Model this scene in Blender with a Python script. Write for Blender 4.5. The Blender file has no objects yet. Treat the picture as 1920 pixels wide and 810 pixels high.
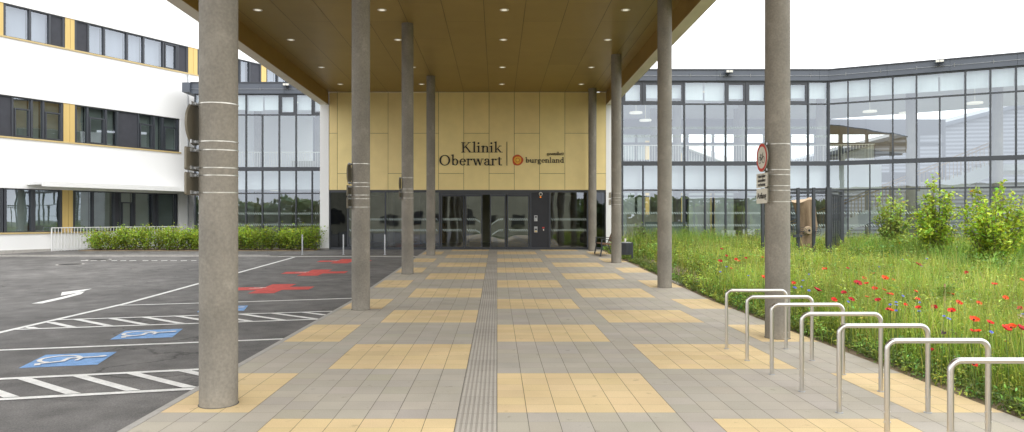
import bpy, math, random
import numpy as np
from mathutils import Vector
random.seed(7)
rng = np.random.default_rng(7)
sc = bpy.context.scene
col = sc.collection
R = math.radians

# ------------------------------------------------------------------ basics
F, CX, HY, EYE = 1318.0, 932.0, 410.0, 1.75      # survey of the photograph: focal length, vanishing point, eye height
SL, Y0, Y1 = 0.0237, 15.0, 31.2                  # the forecourt is level, then ramps up to the doors


def ramp(y):
    return max(0.0, min(SL * (Y1 - Y0), SL * (y - Y0)))


ROAD = -0.05


def ground_at(px, py, off=0.0):
    """real point of the ground for a surveyed image point (off = height above the pavement profile)"""
    k = (py - HY) / F
    d = (EYE - off) / k
    if d > Y0:
        d = (EYE - off + SL * Y0) / (k + SL)
        if d > Y1:
            d = (EYE - off - ramp(Y1)) / k
    return ((px - CX) * d / F, d)


def at(px, py, d):
    return ((px - CX) * d / F, d, EYE + (HY - py) * d / F)


def srgb(r, g, b):
    f = lambda c: (c / 255 / 12.92) if c / 255 <= 0.04045 else ((c / 255 + 0.055) / 1.055) ** 2.4
    return (f(r), f(g), f(b), 1)


# ------------------------------------------------------------------ materials
def mat(name):
    m = bpy.data.materials.new(name)
    m.use_nodes = True
    nt = m.node_tree
    return m, nt, nt.nodes, nt.links, nt.nodes['Principled BSDF']


def noise_mat(name, c, var=0.15, scale=8.0, rough=0.7, bump=0.0, bscale=60.0, metal=0.0, tint=False, spec=0.4,
              stretch=None, fine=None, blotch=None, detail=6):
    m, nt, N, L, p = mat(name)
    tc = N.new('ShaderNodeTexCoord')
    src = tc.outputs['Object']
    if stretch:
        mp = N.new('ShaderNodeMapping')
        mp.inputs['Scale'].default_value = stretch
        L.new(src, mp.inputs['Vector'])
        src2 = mp.outputs['Vector']
    else:
        src2 = src
    n = N.new('ShaderNodeTexNoise')
    n.inputs['Scale'].default_value = scale
    n.inputs['Detail'].default_value = detail
    L.new(src2, n.inputs['Vector'])
    mr = N.new('ShaderNodeMapRange')
    mr.inputs[1].default_value = 0.25
    mr.inputs[2].default_value = 0.75
    mr.inputs[3].default_value = 1 - var
    mr.inputs[4].default_value = 1 + var
    L.new(n.outputs[0], mr.inputs[0])
    val = mr.outputs[0]

    def mulnoise(val, sc_, v, vec, lo=0.25, hi=0.75):
        n2 = N.new('ShaderNodeTexNoise')
        n2.inputs['Scale'].default_value = sc_
        n2.inputs['Detail'].default_value = 4
        L.new(vec, n2.inputs['Vector'])
        m2 = N.new('ShaderNodeMapRange')
        m2.inputs[1].default_value = lo
        m2.inputs[2].default_value = hi
        m2.inputs[3].default_value = 1 - v
        m2.inputs[4].default_value = 1 + v
        L.new(n2.outputs[0], m2.inputs[0])
        mu = N.new('ShaderNodeMath')
        mu.operation = 'MULTIPLY'
        L.new(val, mu.inputs[0])
        L.new(m2.outputs[0], mu.inputs[1])
        return mu.outputs[0]
    if fine:
        val = mulnoise(val, fine[0], fine[1], src)
    if blotch:
        val = mulnoise(val, blotch[0], blotch[1], src, 0.35, 0.7)
    mx = N.new('ShaderNodeMix')
    mx.data_type = 'RGBA'
    mx.blend_type = 'MULTIPLY'
    mx.inputs[0].default_value = 1
    if tint:
        a = N.new('ShaderNodeAttribute')
        a.attribute_name = 'tint'
        L.new(a.outputs['Color'], mx.inputs[6])
    else:
        mx.inputs[6].default_value = (c[0], c[1], c[2], 1)
    L.new(val, mx.inputs[7])
    L.new(mx.outputs[2], p.inputs['Base Color'])
    p.inputs['Roughness'].default_value = rough
    p.inputs['Metallic'].default_value = metal
    p.inputs['Specular IOR Level'].default_value = spec
    if bump:
        n3 = N.new('ShaderNodeTexNoise')
        n3.inputs['Scale'].default_value = bscale
        n3.inputs['Detail'].default_value = 5
        L.new(src2, n3.inputs['Vector'])
        b = N.new('ShaderNodeBump')
        b.inputs['Strength'].default_value = bump
        b.inputs['Distance'].default_value = 0.01
        L.new(n3.outputs[0], b.inputs['Height'])
        L.new(b.outputs[0], p.inputs['Normal'])
    return m


def glass_mat(name, tint=(0.84, 0.9, 0.87), base=0.10, wav=0.012, wscale=1.2):
    m, nt, N, L, p = mat(name)
    N.remove(p)
    out = N['Material Output']
    lw = N.new('ShaderNodeLayerWeight')
    lw.inputs['Blend'].default_value = 0.5
    pw = N.new('ShaderNodeMath')
    pw.operation = 'POWER'
    pw.inputs[1].default_value = 5
    L.new(lw.outputs['Facing'], pw.inputs[0])
    ma = N.new('ShaderNodeMath')
    ma.operation = 'MULTIPLY_ADD'
    ma.inputs[1].default_value = 0.85
    ma.inputs[2].default_value = base
    L.new(pw.outputs[0], ma.inputs[0])
    tr = N.new('ShaderNodeBsdfTransparent')
    tr.inputs[0].default_value = (*tint, 1)
    gl = N.new('ShaderNodeBsdfGlossy')
    gl.inputs['Roughness'].default_value = 0.0
    gl.inputs[0].default_value = (0.84, 0.90, 1, 1)
    tc = N.new('ShaderNodeTexCoord')
    n = N.new('ShaderNodeTexNoise')
    n.inputs['Scale'].default_value = wscale
    n.inputs['Detail'].default_value = 1
    L.new(tc.outputs['Object'], n.inputs['Vector'])
    b = N.new('ShaderNodeBump')
    b.inputs['Strength'].default_value = 0.35
    b.inputs['Distance'].default_value = wav
    L.new(n.outputs[0], b.inputs['Height'])
    L.new(b.outputs[0], gl.inputs['Normal'])
    mx = N.new('ShaderNodeMixShader')
    L.new(ma.outputs[0], mx.inputs[0])
    L.new(tr.outputs[0], mx.inputs[1])
    L.new(gl.outputs[0], mx.inputs[2])
    L.new(mx.outputs[0], out.inputs[0])
    return m


def foliage_mat(name, rough=0.5, trans=0.3):
    m, nt, N, L, p = mat(name)
    out = N['Material Output']
    a = N.new('ShaderNodeAttribute')
    a.attribute_name = 'tint'
    L.new(a.outputs['Color'], p.inputs['Base Color'])
    p.inputs['Roughness'].default_value = rough
    p.inputs['Specular IOR Level'].default_value = 0.3
    t = N.new('ShaderNodeBsdfTranslucent')
    g = N.new('ShaderNodeMix')
    g.data_type = 'RGBA'
    g.blend_type = 'MULTIPLY'
    g.inputs[0].default_value = 1
    g.inputs[7].default_value = (1.25, 1.2, 0.55, 1)
    L.new(a.outputs['Color'], g.inputs[6])
    L.new(g.outputs[2], t.inputs[0])
    mx = N.new('ShaderNodeMixShader')
    mx.inputs[0].default_value = trans
    L.new(p.outputs[0], mx.inputs[1])
    L.new(t.outputs[0], mx.inputs[2])
    L.new(mx.outputs[0], out.inputs[0])
    return m


def emit_mat(name, c, s):
    m, nt, N, L, p = mat(name)
    p.inputs['Base Color'].default_value = (*c[:3], 1)
    p.inputs['Emission Color'].default_value = (*c[:3], 1)
    p.inputs['Emission Strength'].default_value = s
    return m


M = {}
M['concrete'] = noise_mat('cast_concrete', (0.245, 0.223, 0.187), 0.18, 3.2, 0.75, 0.4, 70, stretch=(1, 1, 0.30), fine=(38, 0.15), blotch=(1.8, 0.14))
M['tile'] = noise_mat('paving_tile', (1, 1, 1), 0.05, 2.2, 0.85, 0.25, 160, tint=True, fine=(90, 0.09), blotch=(0.8, 0.06), spec=0.25)
M['joint'] = noise_mat('joint_sand', (0.12, 0.11, 0.095), 0.2, 30, 0.95)
M['kerb'] = noise_mat('kerb_stone', (0.42, 0.40, 0.37), 0.15, 6, 0.85, 0.3, 150, fine=(180, 0.1))
M['asphalt'] = noise_mat('asphalt', (0.166, 0.159, 0.152), 0.26, 0.45, 0.9, 0.8, 120, fine=(75, 0.36), blotch=(2.3, 0.20), detail=10)
M['paint'] = noise_mat('road_paint', (0.80, 0.79, 0.76), 0.08, 3, 0.7, 0.3, 300, fine=(45, 0.14), blotch=(7, 0.10))
M['paint_blue'] = noise_mat('road_paint_blue', (0.20, 0.37, 0.66), 0.14, 4, 0.75, 0.3, 300, fine=(60, 0.22), blotch=(7, 0.12))
M['paint_red'] = noise_mat('road_paint_red', (0.60, 0.085, 0.07), 0.14, 3, 0.75, 0.3, 300, fine=(50, 0.22), blotch=(5, 0.12))
M['gold'] = noise_mat('gold_cladding', (0.80, 0.645, 0.30), 0.05, 2, 0.45, 0, tint=True, fine=(90, 0.05), metal=0.1)
M['ceil'] = noise_mat('ceiling_cladding', (1, 1, 1), 0.05, 1.2, 0.42, 0, tint=True, fine=(60, 0.04), metal=0.2)
M['fascia'] = noise_mat('fascia_cladding', (0.34, 0.22, 0.065), 0.05, 1.5, 0.45, 0, fine=(70, 0.04), metal=0.2)
M['soffit'] = noise_mat('soffit_sheet', (0.80, 0.74, 0.62), 0.06, 2.0, 0.6, 0)
M['white'] = noise_mat('white_render', (0.86, 0.86, 0.85), 0.025, 0.7, 0.9, 0.15, 300, stretch=(1, 1, 0.4), fine=(40, 0.015))
M['plaster'] = noise_mat('interior_plaster', (0.66, 0.67, 0.69), 0.03, 1, 0.9)
M['anthracite'] = noise_mat('anthracite_metal', (0.045, 0.050, 0.060), 0.10, 3, 0.42, 0, spec=0.5)
M['parapet'] = noise_mat('parapet_sheet', (0.085, 0.098, 0.122), 0.08, 1.5, 0.4, 0, spec=0.5)
M['darkpanel'] = noise_mat('dark_panel', (0.025, 0.026, 0.032), 0.1, 3, 0.45, 0)
M['blinddark'] = noise_mat('dark_screen', (0.05, 0.052, 0.062), 0.1, 4, 0.8, 0)
M['blind'] = noise_mat('pale_blind', (0.72, 0.76, 0.77), 0.04, 3, 0.9, stretch=(6, 6, 0.3))
M['curtain'] = noise_mat('grey_curtain', (0.38, 0.385, 0.44), 0.10, 1.6, 0.9, stretch=(2, 2, 0.2))
M['curtaingreen'] = noise_mat('green_shade', (0.24, 0.27, 0.255), 0.2, 1.2, 0.9)
M['yellow'] = noise_mat('ochre_panel', (0.64, 0.46, 0.17), 0.06, 2, 0.5, 0, metal=0.1, stretch=(8, 8, 0.3))
M['sill'] = noise_mat('ochre_sill', (0.55, 0.42, 0.2), 0.06, 2, 0.5)
M['glass'] = glass_mat('facade_glass', (0.83, 0.885, 0.875), 0.20, wav=0.004)
M['glassdoor'] = glass_mat('door_glass', (0.62, 0.66, 0.62), 0.16, wav=0.02, wscale=0.9)
M['glassdark'] = glass_mat('dark_glass', (0.10, 0.11, 0.13), 0.06)
M['stripe'] = noise_mat('safety_film', (0.46, 0.54, 0.52), 0.05, 5, 0.8)
M['steel'] = noise_mat('brushed_steel', (0.62, 0.60, 0.57), 0.06, 6, 0.34, 0.05, 200, metal=1.0, stretch=(1, 1, 0.2))
M['galv'] = noise_mat('galvanised_steel', (0.46, 0.47, 0.48), 0.12, 20, 0.5, metal=0.8)
M['strap'] = noise_mat('strap_steel', (0.50, 0.48, 0.43), 0.45, 9, 0.38, metal=1.0)
M['signback'] = noise_mat('sign_back', (0.20, 0.18, 0.14), 0.08, 4, 0.5, metal=0.3)
M['signwhite'] = noise_mat('sign_white', (0.78, 0.75, 0.66), 0.04, 5, 0.5)
M['signred'] = noise_mat('sign_red', (0.60, 0.055, 0.045), 0.04, 5, 0.45)
M['black'] = noise_mat('black_lettering', (0.012, 0.012, 0.013), 0.1, 5, 0.45)
M['whiterail'] = noise_mat('white_railing', (0.80, 0.80, 0.80), 0.03, 5, 0.5)
M['soil'] = noise_mat('garden_soil', (0.24, 0.18, 0.115), 0.30, 2.0, 0.95, 1.0, 25, fine=(60, 0.30))
M['terrain'] = noise_mat('terrain', (0.10, 0.12, 0.05), 0.30, 0.3, 0.95)
M['leaf'] = foliage_mat('leaf', 0.45, 0.32)
M['grass'] = foliage_mat('grass_blade', 0.55, 0.30)
M['bark'] = noise_mat('bark', (0.14, 0.10, 0.065), 0.3, 12, 0.9, 0.8, 30, stretch=(1, 1, 0.2))
M['log'] = noise_mat('weathered_log', (0.30, 0.215, 0.14), 0.45, 3.5, 0.9, 0.9, 14, stretch=(1.5, 1.5, 0.25), fine=(40, 0.15))
M['logend'] = noise_mat('log_cut', (0.52, 0.40, 0.27), 0.15, 6, 0.9)
M['wood'] = noise_mat('bench_wood', (0.20, 0.10, 0.05), 0.2, 6, 0.55, 0.2, 40, stretch=(1, 6, 6))
M['oak'] = noise_mat('oak_rail', (0.45, 0.30, 0.15), 0.15, 6, 0.5)
M['beige'] = noise_mat('beige_counter', (0.55, 0.52, 0.40), 0.05, 2, 0.6)
M['floor'] = noise_mat('interior_floor', (0.46, 0.45, 0.42), 0.08, 2, 0.35)
M['lobby'] = noise_mat('lobby_wall', (0.46, 0.44, 0.32), 0.2, 0.8, 0.7)
M['lamp'] = emit_mat('lamp_lens', (1.0, 0.95, 0.82), 0.6)
M['orange'] = emit_mat('orange_lamp', (1.0, 0.28, 0.02), 0.6)
M['poppy'] = noise_mat('poppy_petal', (0.74, 0.020, 0.010), 0.25, 30, 0.6)
M['poppydark'] = noise_mat('dark_poppy_petal', (0.46, 0.006, 0.018), 0.25, 30, 0.6)
M['poppyorange'] = noise_mat('orange_poppy_petal', (0.82, 0.075, 0.012), 0.25, 30, 0.6)
M['cornflower'] = noise_mat('cornflower_petal', (0.13, 0.18, 0.66), 0.2, 30, 0.6)
M['purple'] = noise_mat('purple_petal', (0.05, 0.012, 0.05), 0.2, 30, 0.6)
M['pink'] = noise_mat('pink_petal', (0.66, 0.28, 0.5), 0.15, 30, 0.6)
M['whitepetal'] = noise_mat('white_petal', (0.78, 0.78, 0.72), 0.1, 30, 0.6)
M['stem'] = noise_mat('flower_stem', (0.10, 0.16, 0.035), 0.15, 10, 0.6)
M['logored'] = noise_mat('emblem_red', (0.42, 0.030, 0.015), 0.15, 6, 0.4)
M['logoorange'] = noise_mat('emblem_orange', (0.78, 0.22, 0.02), 0.10, 6, 0.4)
M['logoyellow'] = noise_mat('emblem_yellow', (0.80, 0.50, 0.05), 0.08, 6, 0.4)
M['iron'] = noise_mat('cast_iron', (0.05, 0.048, 0.045), 0.2, 12, 0.7, 0.8, 40)
M['plastic'] = glass_mat('clear_plastic', (0.75, 0.78, 0.75), 0.25)


def stains(m, scale, lo, hi, dark, cracks=0):
    nt = m.node_tree
    N, L = nt.nodes, nt.links
    p = N['Principled BSDF']
    src = p.inputs['Base Color'].links[0].from_socket
    tc = N.new('ShaderNodeTexCoord')

    def mul(src, fac_socket):
        mx = N.new('ShaderNodeMix')
        mx.data_type = 'RGBA'
        mx.blend_type = 'MULTIPLY'
        mx.inputs[0].default_value = 1
        L.new(src, mx.inputs[6])
        L.new(fac_socket, mx.inputs[7])
        return mx.outputs[2]

    def rng_(sock, a, b, c, d):
        r = N.new('ShaderNodeMapRange')
        for i, v in enumerate((a, b, c, d)):
            r.inputs[i + 1].default_value = v
        L.new(sock, r.inputs[0])
        return r.outputs[0]
    n = N.new('ShaderNodeTexNoise')
    n.inputs['Scale'].default_value = scale
    n.inputs['Detail'].default_value = 3
    L.new(tc.outputs['Object'], n.inputs['Vector'])
    src = mul(src, rng_(n.outputs[0], lo, hi, 1, dark))
    if cracks:
        nd = N.new('ShaderNodeTexNoise')
        nd.inputs['Scale'].default_value = 1.3
        nd.inputs['Detail'].default_value = 6
        L.new(tc.outputs['Object'], nd.inputs['Vector'])
        ad = N.new('ShaderNodeVectorMath')
        ad.operation = 'ADD'
        L.new(tc.outputs['Object'], ad.inputs[0])
        L.new(nd.outputs['Color'], ad.inputs[1])
        v = N.new('ShaderNodeTexVoronoi')
        v.feature = 'DISTANCE_TO_EDGE'
        v.inputs['Scale'].default_value = cracks
        L.new(ad.outputs[0], v.inputs['Vector'])
        mk = N.new('ShaderNodeTexNoise')
        mk.inputs['Scale'].default_value = 0.28
        mk.inputs['Detail'].default_value = 2
        L.new(tc.outputs['Object'], mk.inputs['Vector'])
        msk = rng_(mk.outputs[0], 0.5, 0.58, 0, 1)
        ln = rng_(v.outputs['Distance'], 0.004, 0.022, 0.42, 0)
        mm = N.new('ShaderNodeMath')
        mm.operation = 'MULTIPLY'
        L.new(msk, mm.inputs[0])
        L.new(ln, mm.inputs[1])
        src = mul(src, rng_(mm.outputs[0], 0, 1, 1, 0))
    L.new(src, p.inputs['Base Color'])


stains(M['tile'], 7.0, 0.66, 0.74, 0.80)
stains(M['tile'], 1.1, 0.52, 0.72, 0.90)
stains(M['asphalt'], 1.6, 0.58, 0.74, 0.84, 0.8)
stains(M['concrete'], 5.0, 0.60, 0.72, 1.18)
stains(M['kerb'], 6.0, 0.55, 0.7, 0.75)

# ------------------------------------------------------------------ mesh builder
class MB:
    def __init__(self):
        self.v, self.f, self.m, self.s, self.t = [], [], [], [], None

    def face(self, pts, m=0, s=False):
        b = len(self.v)
        self.v += [tuple(p) for p in pts]
        self.f.append(tuple(range(b, b + len(pts))))
        self.m.append(m)
        self.s.append(s)

    def hexa(self, c, m=0):
        """c: 8 corners, bottom ring 0-3 counter-clockwise from above, top ring 4-7"""
        b = len(self.v)
        self.v += [tuple(p) for p in c]
        for q in ((3, 2, 1, 0), (4, 5, 6, 7), (0, 1, 5, 4), (1, 2, 6, 5), (2, 3, 7, 6), (3, 0, 4, 7)):
            self.f.append(tuple(b + i for i in q))
            self.m.append(m)
            self.s.append(False)

    def box(self, x0, x1, y0, y1, z0, z1, m=0):
        self.hexa([(x0, y0, z0), (x1, y0, z0), (x1, y1, z0), (x0, y1, z0), (x0, y0, z1), (x1, y0, z1), (x1, y1, z1), (x0, y1, z1)], m)

    def obox(self, o, u, n, u0, u1, n0, n1, z0, z1, m=0):
        """box in a plan frame: u along the wall, n outward"""
        P = lambda a, b, z: (o[0] + u[0] * a + n[0] * b, o[1] + u[1] * a + n[1] * b, z)
        c = [P(u0, n1, z0), P(u1, n1, z0), P(u1, n0, z0), P(u0, n0, z0)]
        c += [P(u0, n1, z1), P(u1, n1, z1), P(u1, n0, z1), P(u0, n0, z1)]
        self.hexa(c, m)

    def tube(self, pts, r, n=10, m=0, caps=True, smooth=True):
        pts = [Vector(p) for p in pts]
        rs = r if isinstance(r, (list, tuple)) else [r] * len(pts)
        ref = None
        rings = []
        for i, p in enumerate(pts):
            d = (pts[min(i + 1, len(pts) - 1)] - pts[max(i - 1, 0)]).normalized()
            if ref is None:
                ref = Vector((0, 0, 1)) if abs(d.z) < 0.9 else Vector((1, 0, 0))
                ref = (ref - d * ref.dot(d)).normalized()
            else:
                ref = (ref - d * ref.dot(d)).normalized()
            b = d.cross(ref)
            base = len(self.v)
            for k in range(n):
                a = 2 * math.pi * k / n
                q = p + (ref * math.cos(a) + b * math.sin(a)) * rs[i]
                self.v.append(tuple(q))
            rings.append(base)
        for i in range(len(rings) - 1):
            for k in range(n):
                k2 = (k + 1) % n
                self.f.append((rings[i] + k, rings[i] + k2, rings[i + 1] + k2, rings[i + 1] + k))
                self.m.append(m)
                self.s.append(smooth)
        if caps:
            c0 = [self.v[rings[0] + k] for k in range(n)][::-1]
            c1 = [self.v[rings[-1] + k] for k in range(n)]
            self.face(c0, m)
            self.face(c1, m)

    def bar(self, a, b, w, h, m=0):
        """rectangular bar from a to b"""
        a, b = Vector(a), Vector(b)
        d = (b - a).normalized()
        up = Vector((0, 0, 1)) if abs(d.z) < 0.95 else Vector((0, 1, 0))
        s = d.cross(up).normalized() * w / 2
        t = s.cross(d).normalized() * h / 2
        self.hexa([a - s - t, b - s - t, b + s - t, a + s - t, a - s + t, b - s + t, b + s + t, a + s + t], m)

    def disc(self, c, nrm, r, n=20, m=0, r2=None, aspect=1.0):
        nrm = Vector(nrm).normalized()
        ref = Vector((0, 0, 1)) if abs(nrm.z) < 0.9 else Vector((1, 0, 0))
        u = ref.cross(nrm).normalized()
        w = nrm.cross(u)
        c = Vector(c)
        P = lambda k, q: c + (u * math.cos(2 * math.pi * k / n) + w * math.sin(2 * math.pi * k / n) * aspect) * q
        if r2 is None:
            self.face([P(k, r) for k in range(n)], m)
        else:
            for k in range(n):
                self.face([P(k, r2), P(k, r), P(k + 1, r), P(k + 1, r2)], m)

    def sphere(self, c, r, m=0, nu=10, nv=6, sz=1.0):
        b = len(self.v)
        for j in range(nv + 1):
            th = math.pi * j / nv
            for i in range(nu):
                a = 2 * math.pi * i / nu
                self.v.append((c[0] + r * math.sin(th) * math.cos(a), c[1] + r * math.sin(th) * math.sin(a), c[2] + sz * r * math.cos(th)))
        for j in range(nv):
            for i in range(nu):
                i2 = (i + 1) % nu
                self.f.append((b + j * nu + i, b + (j + 1) * nu + i, b + (j + 1) * nu + i2, b + j * nu + i2))
                self.m.append(m)
                self.s.append(True)

    def build(self, name, mats, parent=None, base=None, **tags):
        if not isinstance(mats, (list, tuple)):
            mats = [mats]
        off = Vector((0, 0, 0))
        if parent is not None:
            off = world_loc(parent)
        elif base is not None:
            off = Vector(base)
        me = bpy.data.meshes.new(name)
        me.from_pydata([(p[0] - off.x, p[1] - off.y, p[2] - off.z) for p in self.v], [], self.f)
        for q in mats:
            me.materials.append(q)
        me.polygons.foreach_set('material_index', self.m)
        me.polygons.foreach_set('use_smooth', self.s)
        if self.t is not None:
            at_ = me.attributes.new('tint', 'FLOAT_COLOR', 'FACE')
            at_.data.foreach_set('color', np.array(self.t, dtype=np.float32).ravel())
        me.update()
        o = bpy.data.objects.new(name, me)
        col.objects.link(o)
        if parent is not None:
            o.parent = parent
        else:
            o.location = off
        tag(o, **tags)
        return o


def world_loc(o):
    v = Vector(o.location)
    while o.parent is not None:
        o = o.parent
        v = v + Vector(o.location)
    return v


def tag(o, label=None, cat=None, group=None, kind=None):
    if label:
        o['label'] = label
    if cat:
        o['category'] = cat
    if group:
        o['group'] = group
    if kind:
        o['kind'] = kind


def thing(name, loc, label, cat, group=None):
    o = bpy.data.objects.new(name, None)
    o.empty_display_size = 0.2
    o.location = loc
    col.objects.link(o)
    tag(o, label, cat, group)
    return o


def copy_tree(o, parent=None):
    c = o.copy()
    col.objects.link(c)
    c.parent = parent
    for ch in list(o.children):
        copy_tree(ch, c)
    return c


def np_mesh(name, V, Fq, tints, material, parent=None, base=None, **tags):
    """V (n,3), Fq list of (array of faces with equal vertex count), tints (n,3) per vertex"""
    off = world_loc(parent) if parent is not None else Vector(base or (0, 0, 0))
    V = V - np.array([off.x, off.y, off.z])
    me = bpy.data.meshes.new(name)
    me.vertices.add(len(V))
    me.vertices.foreach_set('co', V.astype(np.float32).ravel())
    loops = np.concatenate([f.ravel() for f in Fq])
    tot = np.concatenate([np.full(len(f), f.shape[1]) for f in Fq])
    start = np.concatenate([[0], np.cumsum(tot)[:-1]])
    me.loops.add(len(loops))
    me.loops.foreach_set('vertex_index', loops.astype(np.int32))
    me.polygons.add(len(tot))
    me.polygons.foreach_set('loop_start', start.astype(np.int32))
    me.materials.append(material)
    a = me.attributes.new('tint', 'FLOAT_COLOR', 'POINT')
    c4 = np.ones((len(V), 4), np.float32)
    c4[:, :3] = np.clip(tints, 0.002, 1)
    a.data.foreach_set('color', c4.ravel())
    me.update(calc_edges=True)
    me.validate()
    o = bpy.data.objects.new(name, me)
    col.objects.link(o)
    if parent is not None:
        o.parent = parent
    else:
        o.location = off
    tag(o, **tags)
    return o


def blades(base, h, lean, w, tint, tipmul=1.35):
    """grass blades: base (n,3), height, horizontal lean vector (n,2), width, tint (n,3)"""
    n = len(base)
    az = rng.uniform(0, 2 * np.pi, n)
    side = np.stack([np.cos(az), np.sin(az), np.zeros(n)], 1) * (w / 2)[:, None]
    l3 = np.concatenate([lean, np.zeros((n, 1))], 1)
    mid = base + l3 * 0.35 + np.stack([np.zeros(n), np.zeros(n), h * 0.58], 1)
    tip = base + l3 + np.stack([np.zeros(n), np.zeros(n), h], 1)
    V = np.stack([base - side, base + side, mid + side * 0.8, mid - side * 0.8, tip], 1).reshape(-1, 3)
    i = np.arange(n)[:, None] * 5
    q = i + np.array([[0, 1, 2, 3]])
    t = i + np.array([[3, 2, 4]])
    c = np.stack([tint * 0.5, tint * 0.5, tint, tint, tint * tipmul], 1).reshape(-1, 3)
    return V, q, t, c


def leaves(p, size, tint, up=0.5, aspect=0.5, fold=0.15):
    n = len(p)
    d = rng.normal(size=(n, 3))
    d[:, 2] = d[:, 2] * 0.6
    d /= np.linalg.norm(d, axis=1)[:, None]
    nr = rng.normal(size=(n, 3))
    nr[:, 2] = np.abs(nr[:, 2]) + up
    s = np.cross(d, nr)
    s /= np.linalg.norm(s, axis=1)[:, None] + 1e-6
    nn = np.cross(s, d)
    sz = size[:, None]
    a = p
    b = p + d * sz * 0.45 + s * sz * aspect * 0.5 + nn * sz * fold
    c = p + d * sz
    e = p + d * sz * 0.45 - s * sz * aspect * 0.5 + nn * sz * fold
    V = np.stack([a, b, c, e], 1).reshape(-1, 3)
    i = np.arange(n)[:, None] * 4
    t1 = i + np.array([[0, 1, 2]])
    t2 = i + np.array([[0, 2, 3]])
    C = np.repeat(tint, 4, axis=0)
    return V, np.concatenate([t1, t2]), C


def vary(c, n, amt=0.25, hue=0.12):
    c = np.array(c)[None, :]
    k = rng.normal(1, amt, (n, 1)).clip(0.4, 1.8)
    hx = rng.normal(0, hue, (n, 1))
    out = np.repeat(c, n, 0) * k
    out[:, 0:1] *= (1 + hx)
    out[:, 2:3] *= (1 - hx * 0.5)
    return out.clip(0.003, 0.9)


# ------------------------------------------------------------------ camera, world, sun
cam = bpy.data.cameras.new('camera')
cam.sensor_width = 36
cam.lens = F / 1920 * 36
cam.shift_x = (960 - CX) / 1920
cam.shift_y = (HY - 405) / 1920
cam.clip_end = 1500
cam.clip_start = 0.05
co = bpy.data.objects.new('camera', cam)
co.location = (0, 0, EYE)
co.rotation_euler = (R(90), 0, 0)
col.objects.link(co)
sc.camera = co

SUN_EL, SUN_AZ = R(52), R(155)       # azimuth clockwise from +Y
w = bpy.data.worlds.new('World')
sc.world = w
w.use_nodes = True
WN, WL = w.node_tree.nodes, w.node_tree.links
bg = WN['Background']
sky = WN.new('ShaderNodeTexSky')
sky.sky_type = 'NISHITA'
sky.sun_disc = False
sky.sun_elevation = SUN_EL
sky.sun_rotation = SUN_AZ
sky.air_density = 1.5
sky.dust_density = 4
hs = WN.new('ShaderNodeHueSaturation')
hs.inputs['Saturation'].default_value = 0.25
WL.new(sky.outputs[0], hs.inputs['Color'])
tc = WN.new('ShaderNodeTexCoord')
cn = WN.new('ShaderNodeTexNoise')
cn.inputs['Scale'].default_value = 2.2
cn.inputs['Detail'].default_value = 5
WL.new(tc.outputs['Generated'], cn.inputs['Vector'])
cr = WN.new('ShaderNodeMapRange')
cr.inputs[1].default_value = 0.3
cr.inputs[2].default_value = 0.7
cr.inputs[3].default_value = 16.5
cr.inputs[4].default_value = 20.5
WL.new(cn.outputs[0], cr.inputs[0])
cl = WN.new('ShaderNodeMix')
cl.data_type = 'RGBA'
cl.blend_type = 'MULTIPLY'
cl.inputs[0].default_value = 1
cl.inputs[6].default_value = (0.985, 1.0, 1.02, 1)
WL.new(cr.outputs[0], cl.inputs[7])
mxw = WN.new('ShaderNodeMix')
mxw.data_type = 'RGBA'
mxw.inputs[0].default_value = 0.88
WL.new(hs.outputs[0], mxw.inputs[6])
WL.new(cl.outputs[2], mxw.inputs[7])
WL.new(mxw.outputs[2], bg.inputs['Color'])
bg.inputs['Strength'].default_value = 0.137
sl = bpy.data.lights.new('sun', 'SUN')
sl.energy = 0.9
sl.angle = R(25)
sl.color = (1, 0.96, 0.9)
so = bpy.data.objects.new('sun', sl)
dv = Vector((math.sin(SUN_AZ) * math.cos(SUN_EL), math.cos(SUN_AZ) * math.cos(SUN_EL), math.sin(SUN_EL)))
so.rotation_euler = (-dv).to_track_quat('-Z', 'Y').to_euler()
so.location = dv * 60
col.objects.link(so)
sc.view_settings.view_transform = 'Standard'
sc.view_settings.look = 'None'
sc.view_settings.exposure = 0
sc.cycles.use_denoising = True
sc.cycles.max_bounces = 10
sc.cycles.transparent_max_bounces = 16
sc.cycles.diffuse_bounces = 5
sc.cycles.sample_clamp_indirect = 8

# ------------------------------------------------------------------ ground, road, kerbs, pavement
PY = [-60, 0, 5, 10, Y0, 20, 25, Y1]


def sheet(name, x0, x1, ys, off, material, **tags):
    b = MB()
    for a, c in zip(ys[:-1], ys[1:]):
        b.face([(x0, a, ramp(a) + off), (x1, a, ramp(a) + off), (x1, c, ramp(c) + off), (x0, c, ramp(c) + off)])
    return b.build(name, material, **tags)


sheet('ground', -500, 500, [-500, Y0, Y1, 800], -0.15, M['terrain'], kind='structure')
sheet('road', -90, -3.12, [-90, -20, 0, 5, Y0, 20, 25, 27.72], ROAD, M['asphalt'], kind='structure')
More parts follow.
